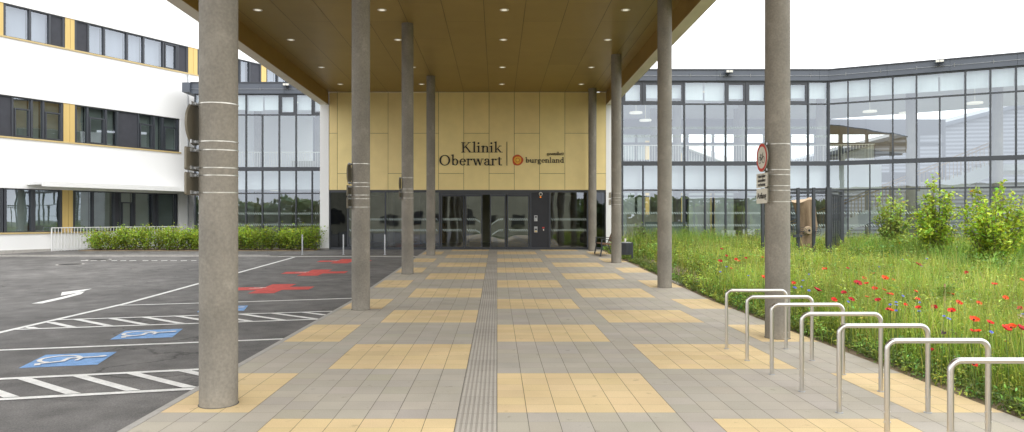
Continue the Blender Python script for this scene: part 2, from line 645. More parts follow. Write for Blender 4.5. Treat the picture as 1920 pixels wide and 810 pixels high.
# pavement in front of the hedge, behind the far kerb
sheet('footpath', -60, -3.12, [27.86, Y1, 33.6], -0.004, M['asphalt'], kind='structure')
b = MB()
zf = ramp(27.8)
b.box(-60, -9.0, 27.72, 27.86, zf - 0.2, zf + 0.012)
b.box(-9.0, -3.12, 27.72, 27.86, zf - 0.2, zf - 0.018)
b.build('kerb', M['kerb'], base=(-9, 27.8, zf), kind='structure')
b = MB()
ys = list(np.arange(-20, 15, 1.0)) + list(np.arange(15, 31.1, 1.0)) + [31.1]
for a, c in zip(ys[:-1], ys[1:]):
    g = 0.003
    b.hexa([(-3.12, a + g, ramp(a) - .2), (-3.045, a + g, ramp(a) - .2), (-3.045, c - g, ramp(c) - .2), (-3.12, c - g, ramp(c) - .2),
            (-3.12, a + g, ramp(a) + .002), (-3.045, a + g, ramp(a) + .002), (-3.045, c - g, ramp(c) + .002), (-3.12, c - g, ramp(c) + .002)])
b.build('kerb', M['kerb'], base=(-3.1, 0, 0), kind='structure')

T = 0.2694
XR = 17 * T          # right edge of the paving


def rows(phase, ya, yb):
    """(y0, y1, yellow) rows: six short rows of yellow, seven of grey, period 3.655"""
    out = []
    k0 = math.floor((ya - phase) / 3.655) - 1
    for k in range(k0, k0 + 14):
        y = phase + k * 3.655
        for i in range(6):
            out.append((y + i * T, y + (i + 1) * T, True))
        y += 6 * T
        g = (3.655 - 6 * T) / 7
        for i in range(7):
            out.append((y + i * g, y + (i + 1) * g, False))
    return [(max(a, ya), min(c, yb), q) for a, c, q in out if c > ya + 0.01 and a < yb - 0.01]


b = MB()
b.t = []
YA, YB = -12.0, 31.12
GREY = (0.455, 0.415, 0.348)
YEL = (0.70, 0.54, 0.305)


def tilequad(x0, x1, y0, y1, c):
    gx, gy = 0.0023, 0.0012
    z0, z1 = ramp(y0), ramp(y1)
    b.face([(x0 + gx, y0 + gy, z0), (x1 - gx, y0 + gy, z0), (x1 - gx, y1 - gy, z1), (x0 + gx, y1 - gy, z1)])
    k = random.gauss(1, 0.024)
    b.t.append((c[0] * k, c[1] * k * random.gauss(1, .008), c[2] * k * random.gauss(1, .02), 1))


PH_A, PH_B = 6.344, 8.19
strips = [(0, 6, PH_A), (6, 7, None), (7, 13, PH_B), (13, 14, None), (14, 17, PH_A)]
for i0, i1, ph in strips:
    for i in range(i0, i1):
        for y0, y1, q in rows(ph if ph else PH_A, YA, YB):
            tilequad(i * T, (i + 1) * T, y0, y1, YEL if (q and ph) else GREY)
XL = -0.355
for i0, i1, ph in [(0, 6, PH_B), (6, 7, None), (7, 10, PH_A)]:
    for i in range(i0, i1):
        for y0, y1, q in rows(ph if ph else PH_A, YA, YB):
            x1 = XL - i * T
            tilequad(max(x1 - T, -3.043), x1, y0, y1, YEL if (q and ph) else GREY)
pav = b.build('pavement', M['tile'], kind='structure')
sheet('pavement_bed', -3.043, XR, [YA, 0, 5, 10, Y0, 20, 25, YB], -0.004, M['joint'], kind='structure')
b = MB()
b.t = []
y = YA
while y < YB - 0.05:
    y2 = min(y + 0.30, YB)
    k = random.gauss(1, 0.03)
    c = (0.45 * k, 0.415 * k, 0.36 * k, 1)
    z0, z1 = ramp(y), ramp(y2)
    g = 0.0015
    x = XL
    pw = 0.355 / 8
    for i in range(8):
        xa, xb = XL + i * pw, XL + (i + 1) * pw
        r0, r1 = xa + pw * 0.32, xb - pw * 0.08
        H = 0.004
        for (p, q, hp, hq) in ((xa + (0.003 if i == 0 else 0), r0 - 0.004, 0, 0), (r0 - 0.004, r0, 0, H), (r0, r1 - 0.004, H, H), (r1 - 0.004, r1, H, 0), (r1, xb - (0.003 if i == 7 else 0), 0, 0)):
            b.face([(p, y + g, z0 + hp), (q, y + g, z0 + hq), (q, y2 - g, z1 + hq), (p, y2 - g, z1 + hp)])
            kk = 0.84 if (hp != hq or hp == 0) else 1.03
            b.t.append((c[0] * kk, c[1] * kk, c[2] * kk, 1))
    y = y2
b.build('tactile_paving', M['tile'], kind='structure')

# garden soil on the right
b = MB()
nx, ny = 60, 70
xs = np.concatenate([np.linspace(XR + 0.002, 7, 26), np.linspace(7.3, 40, 30)])
ysn = np.concatenate([np.linspace(-6, 26, 110), np.linspace(26.3, 31.45, 14)])
gh = lambda x, y: ramp(y) - 0.012 + (0 if x < XR + .03 else 0.02 * math.sin(x * 5.1 + y * 2.3) * math.sin(y * 4.7 - x) + min(0.05, (x - XR) * 0.05))
vid = {}
for j, yy in enumerate(ysn):
    for i, xx in enumerate(xs):
        b.v.append((xx, yy, gh(xx, yy)))
nxs = len(xs)
for j in range(len(ysn) - 1):
    for i in range(nxs - 1):
        b.f.append((j * nxs + i, j * nxs + i + 1, (j + 1) * nxs + i + 1, (j + 1) * nxs + i))
        b.m.append(0)
        b.s.append(True)
b.build('garden_soil', M['soil'], kind='structure')
b = MB()
b.hexa([(XR + .01, 17.9, ramp(17.9) - .1), (5.5, 17.9, ramp(17.9) - .1), (5.5, 18.6, ramp(18.6) - .1), (XR + .01, 18.6, ramp(18.6) - .1),
        (XR + .01, 17.9, ramp(17.9) + .03), (5.5, 17.9, ramp(17.9) + .03), (5.5, 18.6, ramp(18.6) + .03), (XR + .01, 18.6, ramp(18.6) + .03)])
b.build('garden_path', M['kerb'], kind='structure')

# ------------------------------------------------------------------ road markings
DZ = 0.004


def gp(x, y, lift=DZ):
    return (x, y, ramp(y) + ROAD + lift)


lines = MB()


def paint_quad(mb, p0, p1, w, lift=DZ, m=0):
    """painted line from p0 to p1 on the road, following the ramp"""
    p0, p1 = Vector(p0), Vector(p1)
    d = (p1 - p0)
    n = max(1, int(d.length / 2.0))
    s = Vector((-d.y, d.x)).normalized() * w / 2
    for i in range(n):
        a, c = p0 + d * (i / n), p0 + d * ((i + 1) / n)
        mb.face([gp(a.x - s.x, a.y - s.y, lift), gp(a.x + s.x, a.y + s.y, lift), gp(c.x + s.x, c.y + s.y, lift), gp(c.x - s.x, c.y - s.y, lift)][::-1], m)


SK = 0.25
xe, xf = -3.16, -7.8


def sl_y(y0, x):
    return y0 + SK * (x + 3.2)


lv = [0]


def lift():
    lv[0] += 1
    return DZ + 0.0004 * lv[0]


lines_obj = []
paint_quad(lines, (xf, -6), (xf - 0.1, 27.4), 0.12, lift())
for y0 in (10.5, 15.72, 3.6, 5.6):
    paint_quad(lines, (xf - .02, sl_y(y0, xf)), (xe, sl_y(y0, xe)), 0.10, lift())
for ya, yb in ((7.42, 8.46), (12.53, 13.62)):
    paint_quad(lines, (xf, sl_y(ya, xf)), (xe, sl_y(ya, xe)), 0.10, lift())
    paint_quad(lines, (xf, sl_y(yb, xf)), (xe, sl_y(yb, xe)), 0.10, lift())
    k = 0
    lf = lift()
    x = -3.80 + 0.54 * 2
    while x > -8.8:
        # stripe from lower line (x) up-left to upper line (x - 0.98)
        pts = []
        x0, y0_, x1, y1_ = x, sl_y(ya, x) + 0.05, x - 0.98, sl_y(yb, x - 0.98) - 0.05
        # clip to the bay
        def lerp(t):
            return (x0 + (x1 - x0) * t, y0_ + (y1_ - y0_) * t)
        t0 = max(0, (x0 - (xe - 0.02)) / 0.98) if x0 > xe - 0.02 else 0
        t1 = 1 if x1 > xf + 0.05 else (x0 - (xf + 0.05)) / 0.98
        if t1 > t0 + 0.05:
            a, c = lerp(t0), lerp(t1)
            hw = 0.07
            lines.face([gp(a[0] - hw, a[1], lf), gp(a[0] + hw, a[1] + SK * .14, lf), gp(c[0] + hw, c[1] + SK * .14, lf), gp(c[0] - hw, c[1], lf)])
        x -= 0.54
# dashed line along the far kerb, thin line at the kerb
lf = lift()
for a, c in ((765, 835), (858, 920), (955, 1000), (1055, 1110), (1140, 1195), (1225, 1290), (1350, 1405), (1435, 1490), (1525, 1585), (1615, 1675), (1710, 1770), (1810, 1860)):
    p, q = ground_at(a / 5.05, 489.3, ROAD), ground_at(c / 5.05, 488.9, ROAD)
    paint_quad(lines, p, q, 0.16, lf)
paint_quad(lines, (-8.6, 27.6), (-3.15, 27.6), 0.09, lift())
lines.build('road_marking', M['paint'], kind='structure')


def poly_obj(name, pts, material, label, cat, group=None, lift_=DZ):
    mb = MB()
    mb.face([gp(*p, lift_) for p in pts])
    c = np.mean(np.array(pts), 0)
    return mb


def flat(mb, pts, lift_, m):
    a = sum(pts[i][0] * pts[(i + 1) % len(pts)][1] - pts[(i + 1) % len(pts)][0] * pts[i][1] for i in range(len(pts)))
    pts = pts if a > 0 else pts[::-1]
    mb.face([gp(p[0], p[1], lift_) for p in pts], m)


# wheelchair panels
U = Vector((0.970, 0.243)).normalized()      # up direction of the symbol (towards the pavement)
V_ = Vector((0.243, -0.970)).normalized()    # right direction of the symbol
S = 0.855


def sym_pt(c, a, q):
    p = Vector(c) + U * ((q - 0.5) * S) + V_ * ((a - 0.5) * S)
    return (p.x, p.y)


def stroke(mb, c, pl, wd, lf, m):
    for i in range(len(pl) - 1):
        p, q = Vector(pl[i]), Vector(pl[i + 1])
        d = (q - p).normalized()
        s = Vector((-d.y, d.x)) * wd / 2
        e = d * wd * 0.3
        flat(mb, [sym_pt(c, *(p - s - e)), sym_pt(c, *(q - s + e)), sym_pt(c, *(q + s + e)), sym_pt(c, *(p + s - e))], lf + i * 0.0003, m)


pan = [((-5.44, 8.966), 'blue painted wheelchair symbol in the parking bay nearest the camera'),
       ((-5.44, 10.96), 'blue painted wheelchair symbol in the middle parking bay between line and hatching'),
       ((-5.46, 14.03), 'blue painted wheelchair symbol half hidden behind the nearest left column')]
for c, lab in pan:
    mb = MB()
    flat(mb, [sym_pt(c, 0, 0), sym_pt(c, 1, 0), sym_pt(c, 1, 1), sym_pt(c, 0, 1)], DZ, 0)
    arc = [(0.44 + 0.26 * math.cos(R(a)), 0.34 + 0.26 * math.sin(R(a))) for a in range(110, 345, 12)]
    stroke(mb, c, arc, 0.065, DZ + 0.003, 1)
    stroke(mb, c, [(0.40, 0.84), (0.43, 0.46), (0.66, 0.44), (0.78, 0.16), (0.88, 0.19)], 0.075, DZ + 0.009, 1)
    stroke(mb, c, [(0.42, 0.64), (0.64, 0.62)], 0.06, DZ + 0.0115, 1)
    hd = [(0.40 + 0.062 * math.cos(R(a)), 0.90 + 0.062 * math.sin(R(a))) for a in range(0, 360, 30)]
    flat(mb, [sym_pt(c, *p) for p in hd], DZ + 0.013, 1)
    mb.build('wheelchair_marking', [M['paint_blue'], M['paint']], base=(c[0], c[1], ramp(c[1]) + ROAD), label=lab, cat='road marking', group='painted wheelchair symbols in the parking bays')
for (cx_, cy_), lab in (((-5.57, 17.5), 'red cross painted on the asphalt, largest and nearest of the three'),
                        ((-5.55, 21.45), 'red cross painted on the asphalt, middle one of the three'),
                        ((-5.55, 25.6), 'red cross painted on the asphalt nearest the bollards')):
    mb = MB()
    a, L_ = 0.30, 0.93
    sk = 0.03
    pts = [(-a, -L_), (a, -L_), (a, -a), (L_, -a), (L_, a), (a, a), (a, L_), (-a, L_), (-a, a), (-L_, a), (-L_, -a), (-a, -a)]
    for q in ([0, 1, 2, 11], [10, 11, 2, 3, 4, 5, 8, 9], [8, 5, 6, 7]):
        flat(mb, [(cx_ + pts[i][0] + pts[i][1] * 0.0, cy_ + pts[i][1] + pts[i][0] * 0.1) for i in q], DZ, 0)
    for q in ([(-.52, .02), (-.30, .05), (-.30, .13), (-.5, .10)], [(-.38, .13), (-.24, .15), (-.22, .21), (-.36, .19)], [(-.60, -.06), (-.50, -.04), (-.48, .0), (-.58, -.02)]):
        flat(mb, [(cx_ + p[0], cy_ + p[1]) for p in q], DZ + 0.002, 1)
    mb.build('cross_marking', [M['paint_red'], M['paint']], base=(cx_, cy_, ramp(cy_) + ROAD), label=lab, cat='road marking', group='red crosses painted on the asphalt')
mb = MB()
ar = [(59, 569.6), (80, 569.1), (122, 559.6), (115, 557.4), (152, 551.8), (139, 551.2), (159, 546.6), (146, 549.0), (114, 554.6), (173, 541.2), (116, 548.3)]
g = [ground_at(p[0], p[1], ROAD) for p in ar]
flat(mb, [g[0], g[1], g[2], g[3]], DZ, 0)
flat(mb, [g[3], g[2], g[4], g[5]], DZ, 0)
flat(mb, [g[5], g[4], g[6], g[7]], DZ, 0)
flat(mb, [g[8], g[7], g[9], g[10]], DZ + .0006, 0)
mb.build('arrow_marking', M['paint'], base=(g[0][0], g[0][1], ROAD), label='white bent arrow painted on the asphalt drive', cat='road marking')
for px, py, lab in ((131.7, 495.9, 'round iron manhole cover further from the kerb, by the dashed line'), (185, 487, 'round iron manhole cover close to the far kerb')):
    x, y_ = ground_at(px, py, ROAD)
    mb = MB()
    n = 28
    for rr, m_, dz in ((0.44, 0, 0.004), (0.36, 1, 0.008)):
        mb.face([gp(x + rr * math.cos(2 * math.pi * k / n), y_ + rr * math.sin(2 * math.pi * k / n), dz) for k in range(n)], m_)
    mb.build('manhole_cover', [M['kerb'], M['iron']], base=(x, y_, ramp(y_) + ROAD), label=lab, cat='manhole cover', group='manhole covers in the drive')

# ------------------------------------------------------------------ canopy
CAN0 = 2.4
cz = lambda y: 7.47 - 0.0095 * (y - 20.65)
cl_, cr_ = -7.47, 4.84
can = thing('entrance_canopy', (-1.3, 16, 0), 'large flat entrance canopy with brown panelled ceiling above the paved forecourt', 'canopy')
b = MB()
b.t = []
b.face([(cl_, CAN0, cz(CAN0) + .012), (cl_, Y1, cz(Y1) + .012), (cr_, Y1, cz(Y1) + .012), (cr_, CAN0, cz(CAN0) + .012)])
b.t.append((0.02, 0.015, 0.01, 1))
seams = [cl_] + [-7.09 + 1.1221 * k for k in range(0, 11)] + [4.47, cr_]
for i in range(len(seams) - 1):
    x0, x1 = seams[i], seams[i + 1]
    y = CAN0 + (1.9 if i % 2 else 0) - 3.6
    while y < Y1:
        ya, yb = max(y, CAN0), min(y + 3.6, Y1 - 0.01)
        if yb - ya > 0.05:
            g, h = 0.006, 0.003
            k = random.gauss(1, 0.03)
            b.face([(x0 + g, ya + h, cz(ya)), (x0 + g, yb - h, cz(yb)), (x1 - g, yb - h, cz(yb)), (x1 - g, ya + h, cz(ya))])
            b.t.append((0.330 * k, 0.232 * k, 0.072 * k, 1))
        y += 3.6
b.build('ceiling', M['ceil'], can)
fb = lambda y: 6.816 + 0.009 * (Y1 - y)       # fascia lower edge
TOP = 8.35
for s, xin, xo in ((-1, cl_, cl_ - 0.39), (1, cr_, cr_ + 0.385)):
    b = MB()
    x0, x1 = min(xin, xo), max(xin, xo)
    ya, yb = CAN0, Y1 - 0.02
    b.hexa([(x0, ya, fb(ya)), (x1, ya, fb(ya)), (x1, yb, fb(yb)), (x0, yb, fb(yb)), (x0, ya, TOP), (x1, ya, TOP), (x1, yb, TOP), (x0, yb, TOP)])
    b.build('fascia', M['fascia'], can)
    b = MB()
    d = 0.012
    b.hexa([(x0 + .01, ya + .01, fb(ya) - d), (x1 - .022, ya + .01, fb(ya) - d), (x1 - .022, yb, fb(yb) - d), (x0 + .01, yb, fb(yb) - d),
            (x0 + .01, ya + .01, fb(ya) - .002), (x1 - .022, ya + .01, fb(ya) - .002), (x1 - .022, yb, fb(yb) - .002), (x0 + .01, yb, fb(yb) - .002)])
    b.build('soffit_strip', M['soffit'], can)
b = MB()
b.box(cl_, cr_, CAN0 - 0.3, CAN0 - 0.004, 6.9, TOP)
b.build('front_fascia', M['fascia'], can)
b = MB()
b.box(cl_ - .37, cr_ + .37, CAN0 - .28, 40, TOP + .003, TOP + .08)
b.build('roof', M['parapet'], can)

# downlights
rowsd = [(19.3, (484.7, 714.3, 944.3, 1172.8)), (22.4, (545.3, 744, 942.7, 1140.9)), (26.3, (603.2, 777, 941.7, 1110)), (29.45, (637.7, 790, 941.7, 1092))]
rown = ['row of four closest to the camera', 'second row from the camera', 'third row from the camera', 'row nearest the gold wall']
coln = ['leftmost', 'second from the left', 'third from the left', 'rightmost']
dl0 = None
dlx = (-6.57, -3.16, 0.2, 3.53)
for (yy, pxs), rn in zip(rowsd, rown):
    for x, cn_ in zip(dlx, coln):
        lab = 'round recessed downlight, %s in the %s' % (cn_, rn)
        if dl0 is None:
            dl0 = thing('ceiling_downlight', (x, yy, cz(yy)), lab, 'ceiling light', 'downlights recessed in the canopy ceiling')
            b = MB()
            b.disc((x, yy, cz(yy) - .010), (0, 0, -1), 0.125, 24, 0, 0.085)
            for k in range(24):
                a0, a1 = 2 * math.pi * k / 24, 2 * math.pi * (k + 1) / 24
                P = lambda a, r_, z: (x + r_ * math.cos(a), yy + r_ * math.sin(a), cz(yy) + z)
                b.face([P(a0, .125, -.010), P(a0, .13, .002), P(a1, .13, .002), P(a1, .125, -.010)])
            b.build('trim_ring', M['signwhite'], dl0)
            b = MB()
            b.disc((x, yy, cz(yy) - .004), (0, 0, -1), 0.085, 20)
            b.build('lamp_lens', M['lamp'], dl0)
        else:
            o = copy_tree(dl0)
            o.location = (x, yy, cz(yy))
            o['label'] = lab

# ------------------------------------------------------------------ columns
colsd = [(-2.63, 6.64, 'round concrete column nearest the camera on the left, three signs strapped to it'),
         (-2.63, 13.57, 'round concrete column, second from the camera in the left row'),
         (-2.63, 20.65, 'round concrete column, third from the camera in the left row'),
         (-2.63, 27.9, 'round concrete column of the left row closest to the glass doors, without signs'),
         (4.125, 10.34, 'round concrete column beside the bicycle stands with the no cycling sign'),
         (4.14, 17.37, 'round concrete column by the meadow without any sign, second in the right row'),
         (4.14, 24.4, 'round concrete column in front of the bench and litter bin'),
         (4.13, 30.45, 'round concrete column of the right row standing against the entrance glazing')]
for x, y, lab in colsd:
    b = MB()
    r = 0.175 if y > 7 else 0.174
    z0, z1 = ramp(y) - 0.05, cz(y)
    n = 14
    b.tube([(x, y, z0 + (z1 - z0) * i / n) for i in range(n + 1)], r, 40)
    b.tube([(x, y, ramp(y) - .02), (x, y, ramp(y) + .004)], r + .008, 40, 1)
    b.build('concrete_column', [M['concrete'], M['joint']], base=(x, y, ramp(y)), label=lab, cat='column', group='round concrete columns carrying the canopy')


# ------------------------------------------------------------------ signs on columns
def text_mesh(s, size, name, material, parent, origin, ux, uy, depth=0.0015, bold=0.0, align='CENTER', width=None):
    cu = bpy.data.curves.new(name, 'FONT')
    cu.body = s
    cu.size = size
    cu.align_x = align
    cu.align_y = 'CENTER'
    cu.offset = bold
    cu.extrude = depth
    tmp = bpy.data.objects.new(name, cu)
    col.objects.link(tmp)
    dg = bpy.context.evaluated_depsgraph_get()
    me = bpy.data.meshes.new_from_object(tmp.evaluated_get(dg))
    bpy.data.objects.remove(tmp)
    ux, uy = Vector(ux), Vector(uy)
    nz = ux.cross(uy)
    xs_ = [v.co.x for v in me.vertices]
    k = 1.0
    if width:
        k = width / (max(xs_) - min(xs_))
    for v in me.vertices:
        c = v.co.copy()
        v.co = Vector(origin) + ux * c.x * k + uy * c.y + nz * c.z
    me.name = name
    me.materials.clear()
    me.materials.append(material)
    o = bpy.data.objects.new(name, me)
    col.objects.link(o)
    o.parent = parent
    off = world_loc(parent)
    for v in me.vertices:
        v.co = v.co - off
    return o


def sign(cx_, cy_, z0, z1, shape, label, group, cat='sign', face=None, wd=0.42):
    xp = cx_ - 0.175 - 0.045
    zc = (z0 + z1) / 2
    t = thing('traffic_sign' if shape == 'round' else 'supplementary_sign', (xp, cy_, z0), label, cat, group)
    b = MB()
    n = 36
    h = (z1 - z0) / 2
    if shape == 'round':
        prof = [(h * math.cos(2 * math.pi * k / n), h * math.sin(2 * math.pi * k / n)) for k in range(n)]
    else:
        rr = 0.02
        hw = wd / 2
        prof = []
        for sx, sz, a0 in ((1, 1, 0), (-1, 1, 90), (-1, -1, 180), (1, -1, 270)):
            for k in range(5):
                a = R(a0 + k * 22.5)
                prof.append((sx * (hw - rr) + rr * math.cos(a), sz * (h - rr) + rr * math.sin(a)))
    fr = [(xp - .012, cy_ - p[0], zc + p[1]) for p in prof]
    bk = [(xp + .006, cy_ - p[0] * .985, zc + p[1] * .985) for p in prof]
    b.face(fr, 0)
    b.face(bk[::-1], 1)
    m = len(fr)
    for i in range(m):
        j = (i + 1) % m
        b.face([fr[j], fr[i], bk[i], bk[j]], 1)
    b.build('plate', [M['signwhite'], M['signback']], t)
    for zz in (z1 - 0.025, z0 + 0.025) if shape != 'round' else (z1 - 0.02, z0 + 0.03):
        # clamp strap round the column
        s = MB()
        n = 40
        ro, ri, hh = 0.178, 0.172, 0.0055
        for k in range(n):
            a0, a1 = 2 * math.pi * k / n, 2 * math.pi * (k + 1) / n
            P = lambda a, r_, z: (cx_ + r_ * math.cos(a), cy_ + r_ * math.sin(a), zz + z + 0.004 * math.sin(a))
            s.face([P(a0, ro, -hh), P(a1, ro, -hh), P(a1, ro, hh), P(a0, ro, hh)], 0, True)
            s.face([P(a0, ro, hh), P(a1, ro, hh), P(a1, ri, hh), P(a0, ri, hh)])
            s.face([P(a0, ri, -hh), P(a1, ri, -hh), P(a1, ro, -hh), P(a0, ro, -hh)])
        s.build('strap', M['strap'], t)
        s = MB()
        s.box(xp + .007, xp + .05, cy_ - .045, cy_ + .045, zz - .012, zz + .012)
        s.box(xp + .006, xp + .02, cy_ - .13, cy_ + .13, zz - .016, zz + .016)
        s.tube([(xp + .03, cy_ - .07, zz), (xp + .03, cy_ - .046, zz)], .012, 8)
        s.build('bracket', M['galv'], t)
    return t, xp - .012, zc


gname = 'signs strapped to the columns'
for cx_, cy_, lst, nm in ((-2.63, 6.64, [(2.44, 2.845, 'round'), (2.2, 2.415, 'rect'), (1.97, 2.18, 'rect')], 'nearest left column'),
                          (-2.63, 13.57, [(2.41, 2.825, 'round'), (2.18, 2.39, 'rect'), (1.95, 2.16, 'rect')], 'second left column'),
                          (-2.63, 20.65, [(2.59, 2.97, 'round'), (2.33, 2.55, 'rect')], 'third left column'),
                          (4.14, 24.4, [(2.46, 2.66, 'rect'), (2.22, 2.42, 'rect')], 'column in front of the bench')):
    for i, (z0, z1, shp) in enumerate(lst):
        if shp == 'round':
            lab = 'round traffic sign seen from behind, strapped to the %s' % nm
        else:
            nrect = [q for q in lst if q[2] == 'rect']
            pos = ('upper' if (z0, z1, shp) == nrect[0] else 'lower') if len(nrect) > 1 else 'only'
            lab = '%s rectangular plate seen edge-on, strapped to the %s' % (pos, nm)
        sign(cx_, cy_, z0, z1, shp, lab, gname)
UX, UZ = (0, -1, 0), (0, 0, 1)
cx_, cy_ = 4.125, 10.34
t, xf_, zc = sign(cx_, cy_, 2.435, 2.86, 'round', 'round no cycling sign with red ring and black bicycle on the right column', gname)
b = MB()
n = 40
for k in range(n):
    a0, a1 = 2 * math.pi * k / n, 2 * math.pi * (k + 1) / n
    P = lambda a, r_: (xf_ - .002, cy_ - r_ * math.cos(a), zc + r_ * math.sin(a))
    b.face([P(a0, .163), P(a0, .206), P(a1, .206), P(a1, .163)][::-1])
b.build('red_ring', M['signred'], t)
b = MB()


def wheel(yc, zc_, r_):
    n = 20
    for k in range(n):
        a0, a1 = 2 * math.pi * k / n, 2 * math.pi * (k + 1) / n
        P = lambda a, q: (xf_ - .003, yc - q * math.cos(a), zc_ + q * math.sin(a))
        b.face([P(a0, r_ - .010), P(a0, r_), P(a1, r_), P(a1, r_ - .010)][::-1])


wheel(cy_ + .068, zc - .035, .052)
wheel(cy_ - .068, zc - .035, .052)
seg = [((-.068, -.035), (-.03, .035)), ((-.03, .035), (.05, .04)), ((-.035, .028), (0, -.03)), ((0, -.03), (.05, .035)), ((-.068, -.035), (0, -.032)), ((.068, -.035), (.042, .06)), ((.042, .06), (.065, .068)), ((-.05, .052), (-.015, .05)), ((-.036, .026), (-.032, .05))]
for i, (p, q) in enumerate(seg):
    p, q = Vector(p), Vector(q)
    d = (q - p).normalized()
    s = Vector((-d.y, d.x)) * .005
    b.face([(xf_ - .0035 - i * .0002, cy_ - c.x, zc + c.y) for c in (p - s, p + s, q + s, q - s)])
b.build('bicycle_symbol', M['black'], t)
t, xf_, zc = sign(cx_, cy_, 2.207, 2.417, 'rect', 'white plate with three lines of black text below the no cycling sign', gname)
for i, s_ in enumerate(('Fahrräder', 'abstellen', 'verboten')):
    text_mesh(s_, 0.072, 'lettering', M['black'], t, (xf_ - .002, cy_, zc + .062 - i * .062), UX, UZ, bold=0.001, width=0.30 - 0.01 * i)
t, xf_, zc = sign(cx_, cy_, 1.975, 2.19, 'rect', 'white plate reading Anfang, lowest on the right column', gname)
text_mesh('Anfang', 0.12, 'lettering', M['black'], t, (xf_ - .002, cy_, zc), UX, UZ, bold=0.002, width=0.36)

# ------------------------------------------------------------------ entrance facade
FY = Y1
FS = FY / F
fx = lambda px: (px - CX) * FS
fz = lambda py: EYE + (HY - py) * FS
zfl = ramp(Y1)
fac = thing('entrance_facade', (-1.3, FY, zfl), 'gold panelled entrance wall with dark framed glass doors under the canopy', 'entrance wall')
b = MB()
b.t = []
xs_ = [617, 632.5, 680, 727.5, 774.7, 822.2, 869.5, 917, 964.3, 1011.8, 1059.2, 1106.6, 1136.6]
zb, zt = fz(356.5), cz(Y1) - .01
for i in range(len(xs_) - 1):
    j = fz(249.8) if i % 2 == 0 else fz(325.3)
    g = 0.008
    for a, c in ((zb + .01, j - g), (j + g, zt)):
        k = random.gauss(1, .035)
        b.box(fx(xs_[i]) + g, fx(xs_[i + 1]) - g, FY, FY + .05, a, c)
        b.t += [(0.82 * k, 0.66 * k * random.gauss(1, .008), 0.305 * k, 1)] * 6
b.build('cladding', M['gold'], fac)
b = MB()
b.box(fx(617), fx(1136.6), FY + .03, FY + .25, zb + .01, zt)
b.build('backing_wall', M['darkpanel'], fac)
for xa, xb in ((cl_ - .39, cl_ + .005), (cr_ - .005, cr_ + .385)):
    b = MB()
    b.box(xa, xb, FY - .015, FY + 1.2, zfl + .06, fb(FY) - .015)
    b.build('pier', M['white'], fac)
    b = MB()
    b.box(xa + .01, xb - .01, FY - .01, FY + .5, zfl - .05, zfl + .06)
    b.build('pier_base', M['kerb'], fac)


def frame_box(b, x0, x1, z0, z1, d0=-.05, d1=.05):
    b.box(x0, x1, FY + .10 + d0, FY + .10 + d1, z0, z1)


zt_ = fz(357.3)
b = MB()
frame_box(b, fx(617), fx(1136.6), zt_ - .08, zt_ + .03, -.06, .06)
frame_box(b, fx(617), fx(1136.6), zfl, zfl + .09, -.06, .06)
b.build('glazing_frame', M['anthracite'], fac)
mulls = [617.8, 651.5, 722, 772, 824, 995, 1031, 1102.5, 1135.5]
for px in mulls:
    b = MB()
    wd = 0.055 if px not in (824, 995, 1031, 1102.5) else 0.075
    frame_box(b, fx(px) - wd / 2, fx(px) + wd / 2, zfl + .085, zt_ - .075)
    b.build('mullion', M['anthracite'], fac)


def pane(parent, x0, x1, z0, z1, m, yo=0.10, name='glass_pane'):
    b = MB()
    y = FY + yo
    b.face([(x0, y, z0), (x1, y, z0), (x1, y, z1), (x0, y, z1)])
    return b.build(name, M[m], parent)


def dashes(parent, o, u, n, u0, u1, z, m='stripe', pitch=0.10, h=0.10, off=0.006, zfun=None, slant=1):
    b = MB()
    k = 0
    a = u0 + 0.02
    while a < u1 - 0.08:
        P = lambda q, zz: (o[0] + u[0] * q + n[0] * off, o[1] + u[1] * q + n[1] * off, zz)
        dz = zfun(a) if zfun else 0
        s0 = 0 if slant > 0 else 0.07
        s1 = 0.07 if slant > 0 else 0
        b.face([P(a + s0, z + dz - h / 2), P(a + s0 + .035, z + dz - h / 2), P(a + s1 + .035, z + dz + h / 2), P(a + s1, z + dz + h / 2)])
        a += pitch
    return b.build('safety_stripe', M[m], parent)


zg0, zg1 = zfl + .08, zt_ - .06
pane(fac, fx(617.8), fx(651.5), zg0, zg1, 'glassdark')
for a, c in ((651.5, 722), (722, 772), (772, 824), (1031, 1102.5)):
    pane(fac, fx(a), fx(c), zg0, zg1, 'glassdoor')
    for py in (411.3, 431.6):
        dashes(fac, (0, FY + .10), (1, 0), (0, -1), fx(a) + .03, fx(c) - .03, fz(py), slant=-1)
pane(fac, fx(1102.5), fx(1135.5), zg0, zg1, 'glassdark')
b = MB()
b.box(fx(995) + .036, fx(1031) - .036, FY + .085, FY + .16, zg0, zg1)
b.build('wall_panel', M['darkpanel'], fac)
